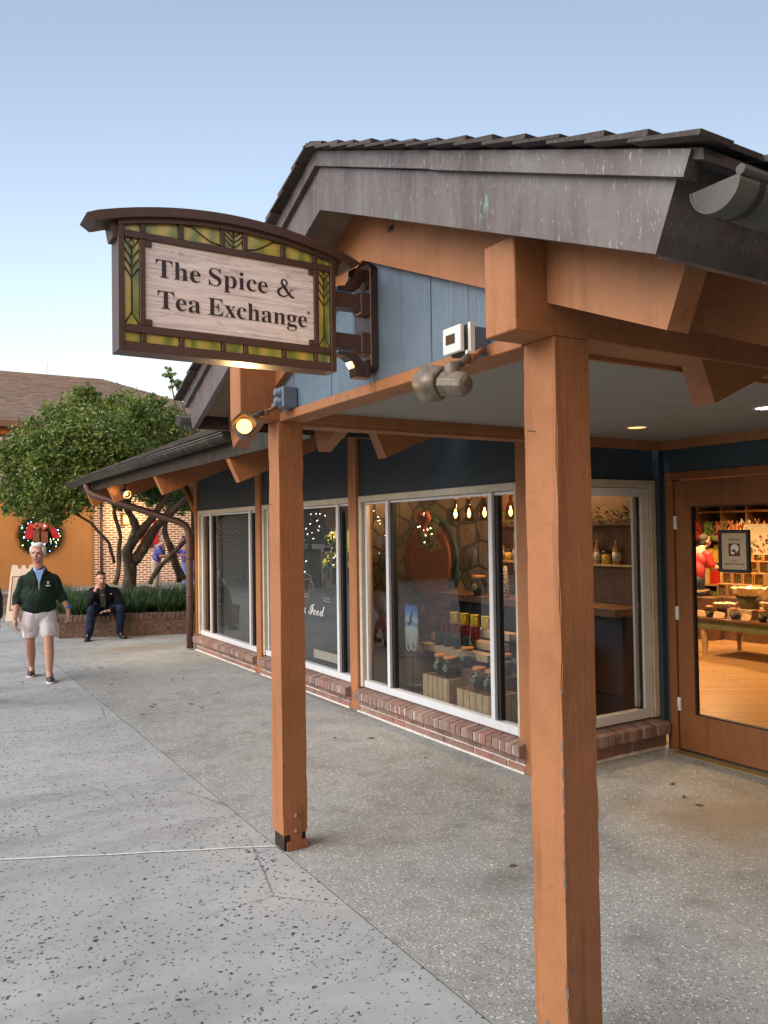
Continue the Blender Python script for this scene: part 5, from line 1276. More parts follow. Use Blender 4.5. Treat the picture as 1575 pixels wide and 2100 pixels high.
# ============================================================ BACKGROUND BUILDING
m_siding = N('ochre_board_siding'); _v = m_siding.coord(); _s = m_siding.n('SeparateXYZ'); m_siding.l(_v, _s.inputs[0])
_f = m_siding.math('FRACT', m_siding.math('MULTIPLY', _s.outputs[0], 2.9)); _c = m_siding.ramp(m_siding.noise(_v, 1.1, 4), [(.3, (.36, .185, .062)), (.7, (.43, .225, .078))])
_c = m_siding.mix(m_siding.ramp(_f, [(0, (.5, .5, .5)), (.045, (0, 0, 0))]), _c, (.16, .07, .02)); m_siding = m_siding.pbr(_c, .65)
def farbrick():
    n = N('far_pale_jointed_brick'); v = n.coord(rot=(R(90), 0, 0)); b = n.n('TexBrick'); n.l(v, b.inputs[0])
    n.set(b, Color1=(.13, .055, .045, 1), Color2=(.24, .13, .10, 1), Mortar=(.80, .70, .60, 1), Mortar_Size=.022, Mortar_Smooth=.2, Scale=1.0, Bias=-.1)
    b.inputs['Brick Width'].default_value = .25; b.inputs['Row Height'].default_value = .082
    return n.pbr(b.outputs[0], .85)
m_fbrick = farbrick()
BB = thing('background_building', 'far shop building with ochre boarding, pale jointed brick wall and brown hipped shingle roofs', 'building')
bm = BM(); box(bm, -1.5, 5.50, 28.0, 28.3, 0, 3.5); obj('ochre_wall', bm, m_siding, BB)
bm = BM(); box(bm, 5.502, 8.9, 28.03, 28.3, 0, 3.7); obj('brick_wall', bm, m_fbrick, BB)
bm = BM(); box(bm, -6, -1.502, 28.03, 28.3, 0, 3.5); obj('brick_wall', bm, m_fbrick, BB)
bm = BM(); box(bm, 5.46, 5.53, 27.985, 28.02, 0, 3.5); obj('corner_trim', bm, plain('ochre_trim', (.33, .16, .05)), BB)
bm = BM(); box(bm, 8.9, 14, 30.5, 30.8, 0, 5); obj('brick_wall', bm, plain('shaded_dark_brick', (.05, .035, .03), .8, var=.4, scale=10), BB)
bm = BM(); box(bm, -14, 9, 30.2, 30.5, 3.5, 5.6); obj('upper_wall', bm, plain('terracotta_upper_wall', (.32, .14, .075), .6), BB)
bm = BM()
for k in range(14):
    x = -3+k*.95; box(bm, x, x+.55, 30.14, 30.2, 5.02, 5.22)
obj('louvre_vents', bm, m_dark, BB)
bm = BM(); tube(bm, [(5.78, 27.95, 3.3), (5.78, 27.95, 0)], .05, 8); tube(bm, [(6.1, 27.6, 3.6), (5.85, 27.9, 3.35), (5.78, 27.95, 3.2)], .05, 8); obj('downpipe', bm, m_pipe, BB)
# roofs, shingle courses as geometry
m_fshingle = brick_mat('far_grey_brown_shingle', [(.070, .068, .070), (.10, .098, .10), (.14, .136, .138)])
def courses(bm, x0, x1, y0, z0, y1, z1, hip=0, row=.16, seed=0, w=.26):
    rr = random.Random(seed); L = math.hypot(y1-y0, z1-z0); n = int(L/row)
    for i in range(n):
        t, t2 = i/n, (i+1.2)/n; xr = x1-hip*t; xx = x0-rr.random()*w
        while xx < xr:
            ww = w*rr.uniform(.75, 1.25); e = min(xx+ww-.012, xr); k = rr.uniform(.02, .045)
            if e > xx:
                ya, yb_, za, zb_ = y0+(y1-y0)*t, y0+(y1-y0)*t2, z0+(z1-z0)*t, z0+(z1-z0)*t2
                hexa(bm, [(xx, ya, za), (e, ya, za), (e, yb_, zb_), (xx, yb_, zb_), (xx, ya, za+k), (e, ya, za+k), (e, yb_, zb_+.005), (xx, yb_, zb_+.005)])
            xx += ww
bm = BM(); courses(bm, -8, 9.2, 27.4, 3.42, 30.15, 4.98, 0, seed=1); hexa(bm, [(-14, 27.45, 3.40), (9.2, 27.45, 3.40), (9.2, 30.2, 4.95), (-14, 30.2, 4.95), (-14, 27.45, 3.43), (9.2, 27.45, 3.43), (9.2, 30.2, 4.98), (-14, 30.2, 4.98)])
obj('lower_roof', bm, m_fshingle, BB)
bm = BM(); courses(bm, -3, 14, 29.5, 5.60, 36.2, 8.55, 6.5, seed=2, w=.3)
hexa(bm, [(-14, 29.5, 5.57), (14, 29.5, 5.57), (7.5, 36.2, 8.52), (-14, 36.2, 8.52), (-14, 29.5, 5.6), (14, 29.5, 5.6), (7.5, 36.2, 8.55), (-14, 36.2, 8.55)])
obj('upper_roof', bm, m_fshingle, BB)
bm = BM(); box(bm, -14, 14, 29.4, 29.5, 5.40, 5.60); box(bm, -14, 9.2, 27.32, 27.42, 3.28, 3.44); obj('eave_fascia', bm, m_pipe, BB)
bm = BM(); box(bm, -14, 9.2, 30.05, 30.19, 4.98, 5.10); obj('flashing', bm, plain('grey_flashing', (.30, .31, .35), .4, .5), BB)
bm = BM(); tube(bm, [(5.0, 34.0, 7.4), (5.0, 34.0, 8.6)], .008, 4); obj('lightning_rod', bm, m_steel, BB)
T = thing('wall_lantern', 'lit amber lantern on the pale jointed brick wall', 'lantern')
bm = BM(); box(bm, 6.46, 6.58, 27.90, 28.02, 2.05, 2.35); box(bm, 6.44, 6.60, 27.80, 28.02, 2.35, 2.38); box(bm, 6.44, 6.60, 27.80, 28.0, 2.02, 2.05); obj('lantern_frame', bm, m_pipe, T)
bm = BM(); box(bm, 6.50, 6.74, 27.80, 27.96, 2.08, 2.33); obj('amber_glass', bm, emit('amber_lantern_glass', (1, .52, .08), 2.5), T)
l = bpy.data.lights.new('lantern_light', 'POINT'); l.energy = 16; l.color = (1, .6, .25); l.shadow_soft_size = .1; o = bpy.data.objects.new('lantern_light', l); COL.objects.link(o); o.location = (6.65, 27.5, 2.2)
bm = BM(); box(bm, 7.52, 7.70, 27.9, 27.93, 1.35, 2.15); tag(obj('red_banner', bm, plain('red_cloth', (.40, .01, .02), .7)), 'narrow red banner hanging on the brick wall behind the oak', 'banner')
T = thing('wall_plaque', 'maroon plaque with a white emblem on the brick wall behind the oak', 'sign'); bm = BM(); box(bm, 7.1, 7.55, 27.96, 28.02, 1.22, 1.66); obj('plaque_board', bm, m_maroon, T)
bm = BM(); lathe(bm, [(0, .0), (.10, 0), (.10, .01), (0, .01)], (7.33, 27.955, 1.46), 12, M=to_z((0, -1, 0))); tube(bm, [(7.24, 27.95, 1.34), (7.42, 27.95, 1.34)], .02, 5); obj('emblem', bm, m_white, T)
# wreath
def wreath():
    rr = random.Random(5); c = Vector((3.82, 27.85, 1.72)); T = thing('wreath', 'large lit holiday wreath with red ribbons on the ochre wall', 'wreath', c)
    bm = BM(); R0, r0 = .47, .25
    for k in range(5200):
        t = rr.uniform(0, 2*math.pi); u = rr.uniform(0, 2*math.pi); rad = r0*rr.random()**.4
        p = Vector(((R0+rad*math.cos(u))*math.cos(t), -.02-abs(rad*math.sin(u))*.8, (R0+rad*math.cos(u))*math.sin(t)))
        d = (Vector((rr.gauss(0, 1), rr.gauss(0, 1)-.7, rr.gauss(0, 1)))).normalized()*.075; s = d.orthogonal().normalized()*.012
        bm.faces.new([bm.verts.new(q) for q in (p-s, p+s, p+d)])
    obj('fir_ring', bm, m_leafd, T, recalc=False)
    bm = BM(); lathe(bm, [(R0-.13, 0), (R0, .1), (R0+.13, 0)], (0, .05, 0), 40, M=to_z((0, -1, 0))); obj('ring_core', bm, m_leafd, T)
    for nm, col, st, cnt in (('cool', (.35, 1, .75), 6, 26), ('warm', (1, .85, .35), 7, 26), ('blue', (.15, .35, 1), 6, 14)):
        bm = BM()
        for k in range(cnt):
            t = rr.uniform(0, 2*math.pi); q = rr.uniform(-.16, .16); bmesh.ops.create_icosphere(bm, subdivisions=1, radius=rr.uniform(.008, .015), matrix=Matrix.Translation(((R0+q)*math.cos(t), -.20, (R0+q)*math.sin(t))))
        obj('fairy_lights', bm, emit(nm+'_fairy_light', col, st), T)
    mr = plain('red_velvet', (.42, .012, .02), .6); mg = plain('rose_bow', (.42, .13, .11), .6); mbn = plain('brown_gift', (.16, .06, .04), .6)
    for s in (-1, 1):
        bm = BM(); hexa(bm, [(s*.20, -.27, .38), (s*.34, -.27, .40), (s*(.62 if s > 0 else .48), -.23, -.10), (s*(.40 if s > 0 else .24), -.23, -.14), (s*.20, -.25, .38), (s*.34, -.25, .40), (s*(.62 if s > 0 else .48), -.21, -.10), (s*(.40 if s > 0 else .24), -.21, -.14)])
        obj('ribbon_tail', bm, mr, T)
    bm = BM()
    for s in (-1, 1): tube(bm, [(0, -.3, .28), (s*.12, -.33, .36), (s*.20, -.3, .28), (s*.10, -.33, .20), (0, -.3, .26)], [.03, .06, .05, .06, .03], 8)
    tube(bm, [(0, -.32, .24), (0, -.30, .50)], .06, 8); obj('bow', bm, mg, T)
    bm = BM()
    box(bm, -.22, -.03, -.30, -.15, -.22, .16); box(bm, .02, .22, -.32, -.15, -.28, .10); bevel(bm, .01); obj('gift_box', bm, mbn, T)
wreath()
# shops across the way, whose lit windows show in the glass
AC = thing('reflected_shop', 'brick shop with glowing yellow windows across the walk, seen reflected in the windows', 'building')
bm = BM(); box(bm, -17, -3.8, 22.5, 27, 0, 3.4); obj('brick_wall', bm, plain('dark_red_brick_wall', (.14, .07, .05), .8, var=.5, scale=6), AC)
m_ylit = emit('lit_yellow_window', (1, .80, .06), 1.6)
bm = BM(); prism(bm, [(-17.4, 3.3), (-3.4, 3.3), (-10.4, 5.0)], 22.0, 27.5, 'y'); obj('roof', bm, m_shingle, AC)
for k, x in enumerate((-5.2,)):
    bm = BM(); box(bm, x, x+1.5, 22.44, 22.49, .5, 1.75); w_ = obj('window', bm, m_ylit, AC)
    bm = BM()
    for q in range(4): box(bm, x+q*.5-.02, x+q*.5+.02, 22.40, 22.44, .5, 1.75)
    for q in range(3): box(bm, x, x+1.5, 22.40, 22.44, .5+q*.6, .54+q*.6)
    obj('glazing_bar', bm, m_dark, w_)
for i, (x, y) in enumerate(((-3.3, 21.6), (-2.5, 23.0), (-3.9, 19.6))):
    T = tree('decorated_tree', f'conifer hung with small lights across the walk, {("nearest the wall", "nearest the lit shop", "by the ochre wall")[i]}', [([(x, y, 0), (x, y, 1), (x, y, 2.2)], .09, .05)], [(x, y, .7+k*.42, .8-.19*k) for k in range(4)], 2600, .07, 31+i, m_leafd, twigs=8)
    bm = BM()
    for k in range(46):
        z = .5+1.8*random.Random(k+i*50).random(); a = random.Random(k*3+i).uniform(0, 6.28); r = .85*(1-(z-.4)/2.5)
        bmesh.ops.create_icosphere(bm, subdivisions=1, radius=.022, matrix=Matrix.Translation((r*math.cos(a), r*math.sin(a), z)))
    obj('fairy_lights', bm, emit('warm_white_light', (1, .85, .6), 7), T)

# unseen ochre building added behind the viewer: blocks sky, bounces warm light
OB = thing('warm_bounce_building', 'unseen ochre building added behind the viewer to bounce warm light', 'building')
bm = BM(); box(bm, -13, 12, -6.6, -6.2, 0, 4.2); obj('ochre_wall', bm, plain('warm_bounce_ochre', (.62, .36, .17), .7), OB)
bm = BM(); prism(bm, [(-5.4, 4.0), (-5.4, 4.15), (-9.5, 6.2), (-13.5, 4.15), (-13.5, 4.0)], -13.5, 12.5, 'x'); obj('roof', bm, m_shingle, OB)

# ============================================================ PEOPLE
m_skin = plain('fair_skin', (.50, .27, .19), .5, var=.08); m_skin2 = plain('ruddy_skin', (.44, .24, .18), .5, var=.1)
def cap(bm, p0, p1, r0, r1, n=14, flat=1.0):
    """tapered capsule"""
    p0, p1 = Vector(p0), Vector(p1); d = (p1-p0); L = d.length; M = to_z(d)@Matrix.Diagonal((1, flat, 1))
    pr = [(0, -r0), (r0*.5, -r0*.87), (r0*.87, -r0*.5), (r0, 0), (r1, L), (r1*.87, L+r1*.5), (r1*.5, L+r1*.87), (0, L+r1)]
    lathe(bm, pr, p0, n, M=M)
def ell(bm, c, rx, ry, rz, M=None):
    MM = Matrix.Translation(Vector(c))@((M or Matrix.Identity(3)).to_4x4())@Matrix.Diagonal((rx, ry, rz, 1))
    bmesh.ops.create_icosphere(bm, subdivisions=3, radius=1, matrix=MM)
def fuse(name, bm, m, parent, vox=.011, smooth=6, label=None, deform=None):
    me = bpy.data.meshes.new(name); bm.to_mesh(me); bm.free(); o = bpy.data.objects.new(name, me); COL.objects.link(o)
    r = o.modifiers.new('r', 'REMESH'); r.mode = 'VOXEL'; r.voxel_size = vox
    s = o.modifiers.new('s', 'SMOOTH'); s.iterations = smooth; s.factor = .5
    bpy.context.view_layer.update()
    m2 = bpy.data.meshes.new_from_object(o.evaluated_get(bpy.context.evaluated_depsgraph_get()))
    o.modifiers.clear(); o.data = m2; m2.name = name; bpy.data.meshes.remove(me)
    m2.materials.clear(); m2.materials.append(m)
    for p in m2.polygons: p.use_smooth = True
    if deform:
        for v in m2.vertices: v.co = deform(v.co.copy())
    o.parent = parent
    if label: o['label'] = label
    return o
def hand(bm, wrist, d, palm_n, curl=.5, s=1.0, thumb=1):
    """palm + four fingers + thumb; d = direction of the hand, palm_n = palm facing"""
    w = Vector(wrist); d = Vector(d).normalized(); pn = Vector(palm_n); pn = (pn-d*pn.dot(d)).normalized(); sd = d.cross(pn)
    cap(bm, w, w+d*.055*s, .020*s, .030*s, 10, .6)
    ell(bm, w+d*.055*s, .036*s, .036*s, .018*s, Matrix((d, sd, pn)).transposed())
    for k, (o, L) in enumerate(((-.026, .062), (-.009, .072), (.009, .068), (.026, .052))):
        b = w+d*.085*s+sd*o*s; m1 = b+(d*math.cos(curl*.5)+pn*math.sin(curl*.5))*L*.5*s; m2 = m1+(d*math.cos(curl*1.5)+pn*math.sin(curl*1.5))*L*.5*s
        cap(bm, b, m1, .0095*s, .0088*s, 8); cap(bm, m1, m2, .0088*s, .0078*s, 8)
    b = w+d*.035*s-sd*thumb*.030*s; m1 = b+(d*.7-sd*thumb*.7+pn*.3).normalized()*.035*s; m2 = m1+(d*.95-sd*thumb*.2+pn*.3).normalized()*.03*s
    cap(bm, b, m1, .012*s, .010*s, 8); cap(bm, m1, m2, .010*s, .0085*s, 8)
def head(bm, c, M, s=1.0):
    """skull, jaw, nose, ears; face looks along -Y of M"""
    f = lambda x, y, z: Vector(c)+M@(Vector((x, y, z))*s)
    ell(bm, f(0, .012, .03), .074*s, .093*s, .088*s, M); ell(bm, f(0, -.022, -.035), .058*s, .064*s, .072*s, M); ell(bm, f(0, -.045, -.085), .032*s, .028*s, .024*s, M)
    ell(bm, f(0, -.075, .028), .052*s, .014*s, .013*s, M)
    cap(bm, f(0, -.082, .012), f(0, -.103, -.028), .009*s, .014*s, 8); ell(bm, f(0, -.086, -.055), .026*s, .012*s, .010*s, M)
    for x in (-1, 1): ell(bm, f(x*.076, .01, -.005), .010*s, .020*s, .030*s, M); ell(bm, f(x*.04, -.066, -.028), .020*s, .016*s, .018*s, M)
def face_bits(T, c, M, s, brow_m, eye=(.03, .04, .05)):
    f = lambda x, y, z: Vector(c)+M@(Vector((x, y, z))*s)
    me_ = plain('eye_dark', eye, .3); ml = plain('lip', (.30, .12, .10), .5)
    for x in (-1, 1):
        bm = BM(); ell(bm, f(x*.030, -.0825, .008), .013*s, .006*s, .006*s, M); obj('eye', bm, me_, T, smooth=True)
        bm = BM(); cap(bm, f(x*.015, -.091, .028), f(x*.048, -.080, .030), .0045*s, .003*s, 6); obj('eyebrow', bm, brow_m, T)
    bm = BM(); cap(bm, f(-.022, -.096, -.056), f(.022, -.096, -.056), .0045*s, .0045*s, 6); obj('mouth', bm, ml, T)
def shoe(bm, bms, c, d, L=.25, up=0.0):
    """upper and sole; c = heel on ground, d = toe direction"""
    c = Vector(c); d = Vector(d).normalized(); s = Vector((-d.y, d.x, 0)); M = Matrix((d, s, d.cross(s))).transposed()
    ell(bm, c+d*(L*.70)+Vector((0, 0, .035)), L*.33, .046, .034, M); ell(bm, c+d*(L*.28)+Vector((0, 0, .05)), L*.27, .040, .045, M); cap(bm, c+d*.05+Vector((0, 0, .05)), c+d*.075+Vector((0, 0, .075)), .040, .038)
    prism_pts = [(-.01, .0), (L*.3, -.036), (L*.7, -.047), (L*.98, -.028), (L*1.03, 0), (L*.98, .028), (L*.7, .047), (L*.3, .036)]
    a = [bms.verts.new(c+M@Vector((x, y, .002))) for x, y in prism_pts]; b = [bms.verts.new(c+M@Vector((x, y, .022))) for x, y in prism_pts]; n = len(a)
    bms.faces.new(a[::-1]); bms.faces.new(b)
    for i in range(n): bms.faces.new((a[i], a[(i+1) % n], b[(i+1) % n], b[i]))

def walking_man():
    T = thing('person', 'white haired man walking in a dark green quarter zip sweater and white shorts', 'person', (1.385, 10.12, 0), R(-7.7))
    Mh = Matrix.Rotation(R(-14), 3, 'Z'); hc = (-.015, -.03, 1.475)
    bm = BM(); head(bm, hc, Mh); cap(bm, (-.01, .02, 1.26), (-.012, 0, 1.42), .060, .056)
    cap(bm, (0, .02, .80), (0, .02, 1.12), .12, .12, 16, .6)
    sh, el, wr = (-.165, .02, 1.175), (-.235, .04, .945), (-.255, -.03, .735); cap(bm, sh, el, .052, .045); cap(bm, el, wr, .044, .029); hand(bm, wr, (.0, -.1, -1), (1, 0, 0), .7, 1.1, 1)
    sh, el, wr = (.165, .02, 1.175), (.240, .07, .965), (.315, -.02, .80); cap(bm, sh, el, .052, .045); cap(bm, el, wr, .042, .029); hand(bm, wr, (.05, -.2, -1), (-1, 0, 0), .6, 1.1, -1)
    hipR, knR, anR = (-.085, .02, .78), (-.10, .10, .44), (-.085, .34, .10); cap(bm, hipR, knR, .085, .055); cap(bm, (-.10, .11, .42), (-.093, .22, .28), .054, .055); cap(bm, (-.093, .23, .27), anR, .052, .032); cap(bm, anR, (-.085, .27, .06), .034, .03)
    hipL, knL, anL = (.085, .02, .78), (.10, -.10, .44), (.105, -.19, .09); cap(bm, hipL, knL, .085, .056); cap(bm, knL, (.105, -.13, .30), .055, .055); cap(bm, (.105, -.13, .30), anL, .054, .033); cap(bm, anL, (.105, -.26, .06), .035, .03)
    fuse('body', bm, m_skin2, T, .0085, 4)
    m_sw = cloth('dark_green_knit', (.014, .030, .023))
    bm = BM(); ell(bm, (0, .015, .985), .205, .145, .20); ell(bm, (0, .02, 1.12), .195, .125, .15); cap(bm, (-.135, .02, 1.175), (.135, .02, 1.175), .066, .066, 14); cap(bm, (0, .02, 1.20), (0, .02, 1.285), .095, .066, 14); ell(bm, (0, .01, .86), .195, .14, .105); ell(bm, (0, -.045, .95), .155, .125, .14)
    cap(bm, (-.085, .02, 1.215), (.085, .02, 1.215), .06, .06)
    cap(bm, (-.160, .02, 1.165), (-.235, .04, .955), .068, .056); cap(bm, (.160, .02, 1.165), (.240, .07, .965), .068, .056)
    cap(bm, (-.235, .04, .965), (-.242, .030, .90), .060, .052); cap(bm, (.240, .07, .97), (.266, .045, .915), .060, .052)
    def dsw(v):
        f = Vector((math.sin(v.z*38+v.x*9), 0, 0))*.0035+v.normalized()*.006*noise.noise(v*14); v += f
        if abs(v.x) < .23 and v.z < .80: v.z = .785+.008*math.sin(v.x*40)
        return v
    fuse('sweater', bm, m_sw, T, .010, 4, deform=dsw)
    bm = BM(); tube(bm, [(-.058, .03, 1.30), (-.075, -.04, 1.275), (-.05, -.105, 1.235)], [.022, .02, .012], 8); tube(bm, [(.058, .03, 1.30), (.075, -.04, 1.275), (.05, -.105, 1.235)], [.022, .02, .012], 8); tube(bm, [(-.058, .03, 1.30), (0, .075, 1.315), (.058, .03, 1.30)], .024, 8); obj('sweater_collar', bm, m_sw, T, smooth=True)
    m_sh = plain('light_blue_cotton', (.22, .36, .70), .8)
    bm = BM(); hexa(bm, [(-.050, -.095, 1.285), (.048, -.095, 1.285), (.006, -.143, 1.14), (-.006, -.143, 1.14), (-.050, -.085, 1.285), (.048, -.085, 1.285), (.006, -.13, 1.14), (-.006, -.13, 1.14)])
    for s in (-1, 1): hexa(bm, [(s*.062, -.03, 1.315), (s*.070, -.06, 1.26), (s*.035, -.108, 1.225), (s*.010, -.10, 1.275), (s*.055, -.02, 1.315), (s*.06, -.05, 1.26), (s*.03, -.098, 1.225), (s*.01, -.09, 1.275)])
    obj('shirt', bm, m_sh, T)
    bm = BM(); tube(bm, [(0, -.148, 1.14), (0, -.163, 1.055)], .007, 6); obj('zip', bm, plain('grey_zip', (.25, .25, .24), .5), T)
    bm = BM(); box(bm, .085, .105, -.168, -.160, 1.128, 1.150); box(bm, .072, .118, -.168, -.160, 1.098, 1.110); obj('chest_emblem', bm, m_white, T)
    m_so = cloth('white_cotton_shorts', (.62, .61, .66), .05)
    bm = BM(); ell(bm, (0, .02, .76), .188, .125, .09); cap(bm, (-.085, .02, .76), (-.100, .06, .54), .100, .092, 18); cap(bm, (.085, .02, .76), (.102, -.05, .55), .100, .092, 18)
    def dso(v):
        v += Vector((math.sin(v.z*30+v.x*14), math.cos(v.z*34), 0))*.004
        if v.z < .50: v.z = .495+(v.x+.1)*.04
        return v
    fuse('shorts', bm, m_so, T, .010, 4, deform=dso)
    mh = plain('white_hair', (.66, .64, .62), .8, var=.12, scale=60, bstr=1)
    bm = BM(); f = lambda x, y, z: Vector(hc)+Mh@Vector((x, y, z))
    ell(bm, f(0, .035, .055), .082, .088, .080, Mh); ell(bm, f(0, -.035, .098), .062, .05, .030, Mh)
    for s in (-1, 1): ell(bm, f(s*.070, .02, .04), .020, .06, .05, Mh); ell(bm, f(s*.066, .05, .0), .020, .04, .05, Mh)
    fuse('hair', bm, mh, T, .008, 3, deform=lambda v: v+v.normalized()*.010*noise.noise(v*42))
    face_bits(T, hc, Mh, 1.0, mh)
    bm = BM(); bs = BM(); ml_ = plain('dark_brown_leather', (.035, .022, .02), .5)
    for a_ in (((-.085, .40, .0), (-.05, -1, 0), .24), ((.105, -.13, .0), (.06, -1, 0), .25)):
        bm = BM(); bs = BM(); shoe(bm, bs, *a_); s_ = fuse('shoe', bm, ml_, T, .008, 3); obj('sole', bs, m_white, s_)
    bm = BM(); d_ = Vector((.063, -.09, -.165)).normalized(); lathe(bm, [(.035, -.012), (.037, -.012), (.037, .012), (.035, .012), (.033, 0), (.035, -.012)], (.318, -.01, .82), 16, M=to_z(d_)); obj('wristband', bm, plain('bright_blue_band', (.03, .16, .60), .5), T)
walking_man()

def sitting_man():
    T = thing('person', 'man in black jacket and jeans sitting on the planter wall, hand to cheek', 'person', (2.86, 13.62, 0), R(-12))
    Mh = Matrix.Rotation(R(12), 3, 'Z')@Matrix.Rotation(R(8), 3, 'X'); hc = (-.05, -.14, .975)
    bm = BM(); head(bm, hc, Mh, .95); cap(bm, (-.03, .0, .80), (-.045, -.10, .92), .058, .052)
    cap(bm, (0, .08, .46), (-.02, .03, .70), .11, .10, 16, .6)
    shR, elR, wrR = (-.18, .0, .76), (-.24, -.22, .55), (-.135, -.30, .80); cap(bm, shR, elR, .05, .042); cap(bm, elR, wrR, .042, .027); hand(bm, wrR, (.32, .38, .9), (.5, .4, 0), .7, 1.0, 1)
    shL, elL, wrL = (.17, .02, .75), (.28, -.14, .50), (.07, -.32, .46); cap(bm, shL, elL, .05, .042); cap(bm, elL, wrL, .042, .027); hand(bm, wrL, (-1, -.2, -.05), (0, -.2, -1), .5, 1.0, -1)
    cap(bm, (-.09, .08, .44), (-.19, -.30, .48), .09, .065); cap(bm, (-.19, -.30, .46), (-.23, -.28, .09), .058, .038)
    cap(bm, (.09, .08, .44), (.25, -.28, .48), .09, .065); cap(bm, (.25, -.28, .46), (.23, -.20, .09), .058, .038)
    fuse('body', bm, m_skin, T, .0085, 4)
    m_j = cloth('black_jacket_cloth', (.007, .008, .012)); m_je = cloth('dark_blue_denim', (.010, .020, .052), .3)
    fold = lambda v: v+Vector((math.sin(v.z*48+v.x*10), math.cos(v.z*40+v.y*12), 0))*.004+v.normalized()*.008*noise.noise(v*12)
    bm = BM(); ell(bm, (0, .07, .52), .17, .125, .16); ell(bm, (-.01, .02, .68), .185, .13, .15); cap(bm, (-.14, .0, .755), (.13, .015, .75), .078, .078); cap(bm, (-.02, .02, .76), (-.03, .0, .85), .09, .062)
    cap(bm, shR, elR, .070, .060); cap(bm, elR, Vector(wrR).lerp(Vector(elR), .2), .060, .043); cap(bm, shL, elL, .070, .060); cap(bm, elL, Vector(wrL).lerp(Vector(elL), .15), .060, .045)
    cap(bm, (-.06, .03, .84), (.03, .03, .83), .045, .045); fuse('jacket', bm, m_j, T, .010, 4, deform=fold)
    bm = BM(); hexa(bm, [(-.075, -.115, .80), (.01, -.115, .79), (.03, -.12, .50), (-.06, -.12, .50), (-.075, -.08, .80), (.01, -.08, .79), (.03, -.06, .50), (-.06, -.06, .50)]); bevel(bm, .01, 2); obj('tee_shirt', bm, plain('charcoal_tee', (.03, .033, .04), .9), T)
    bm = BM(); box(bm, .085, .115, -.122, -.112, .712, .722); lathe(bm, [(0, .004), (.010, .004), (.010, 0)], (-.03, -.122, .70), 10, M=to_z((0, -1, 0))); obj('small_logo', bm, m_white, T)
    bm = BM(); ell(bm, (0, .08, .44), .17, .13, .085); cap(bm, (-.09, .08, .45), (-.19, -.30, .475), .098, .078); cap(bm, (-.19, -.29, .47), (-.23, -.28, .11), .076, .058); cap(bm, (.09, .08, .45), (.25, -.28, .475), .098, .078); cap(bm, (.25, -.27, .47), (.23, -.20, .11), .076, .058)
    fuse('jeans', bm, m_je, T, .010, 4, deform=fold)
    mh = plain('dark_brown_hair', (.018, .012, .009), .7, bstr=.8); f = lambda x, y, z: Vector(hc)+Mh@Vector((x, y, z))
    bm = BM(); ell(bm, f(0, .028, .050), .075, .085, .072, Mh); ell(bm, f(0, -.035, .092), .058, .045, .024, Mh); ell(bm, f(0, .055, 0), .066, .05, .06, Mh); fuse('hair', bm, mh, T, .008, 3)
    face_bits(T, hc, Mh, .95, mh)
    bm = BM(); bs = BM(); ml_ = plain('black_shoe_leather', (.010, .010, .011), .3)
    for a_ in (((-.235, -.25, 0), (-.15, -1, 0), .25), ((.23, -.16, 0), (.35, -.9, 0), .25)):
        bm = BM(); bs = BM(); shoe(bm, bs, *a_); s_ = fuse('shoe', bm, ml_, T, .008, 3); obj('sole', bs, m_dark, s_)
sitting_man()

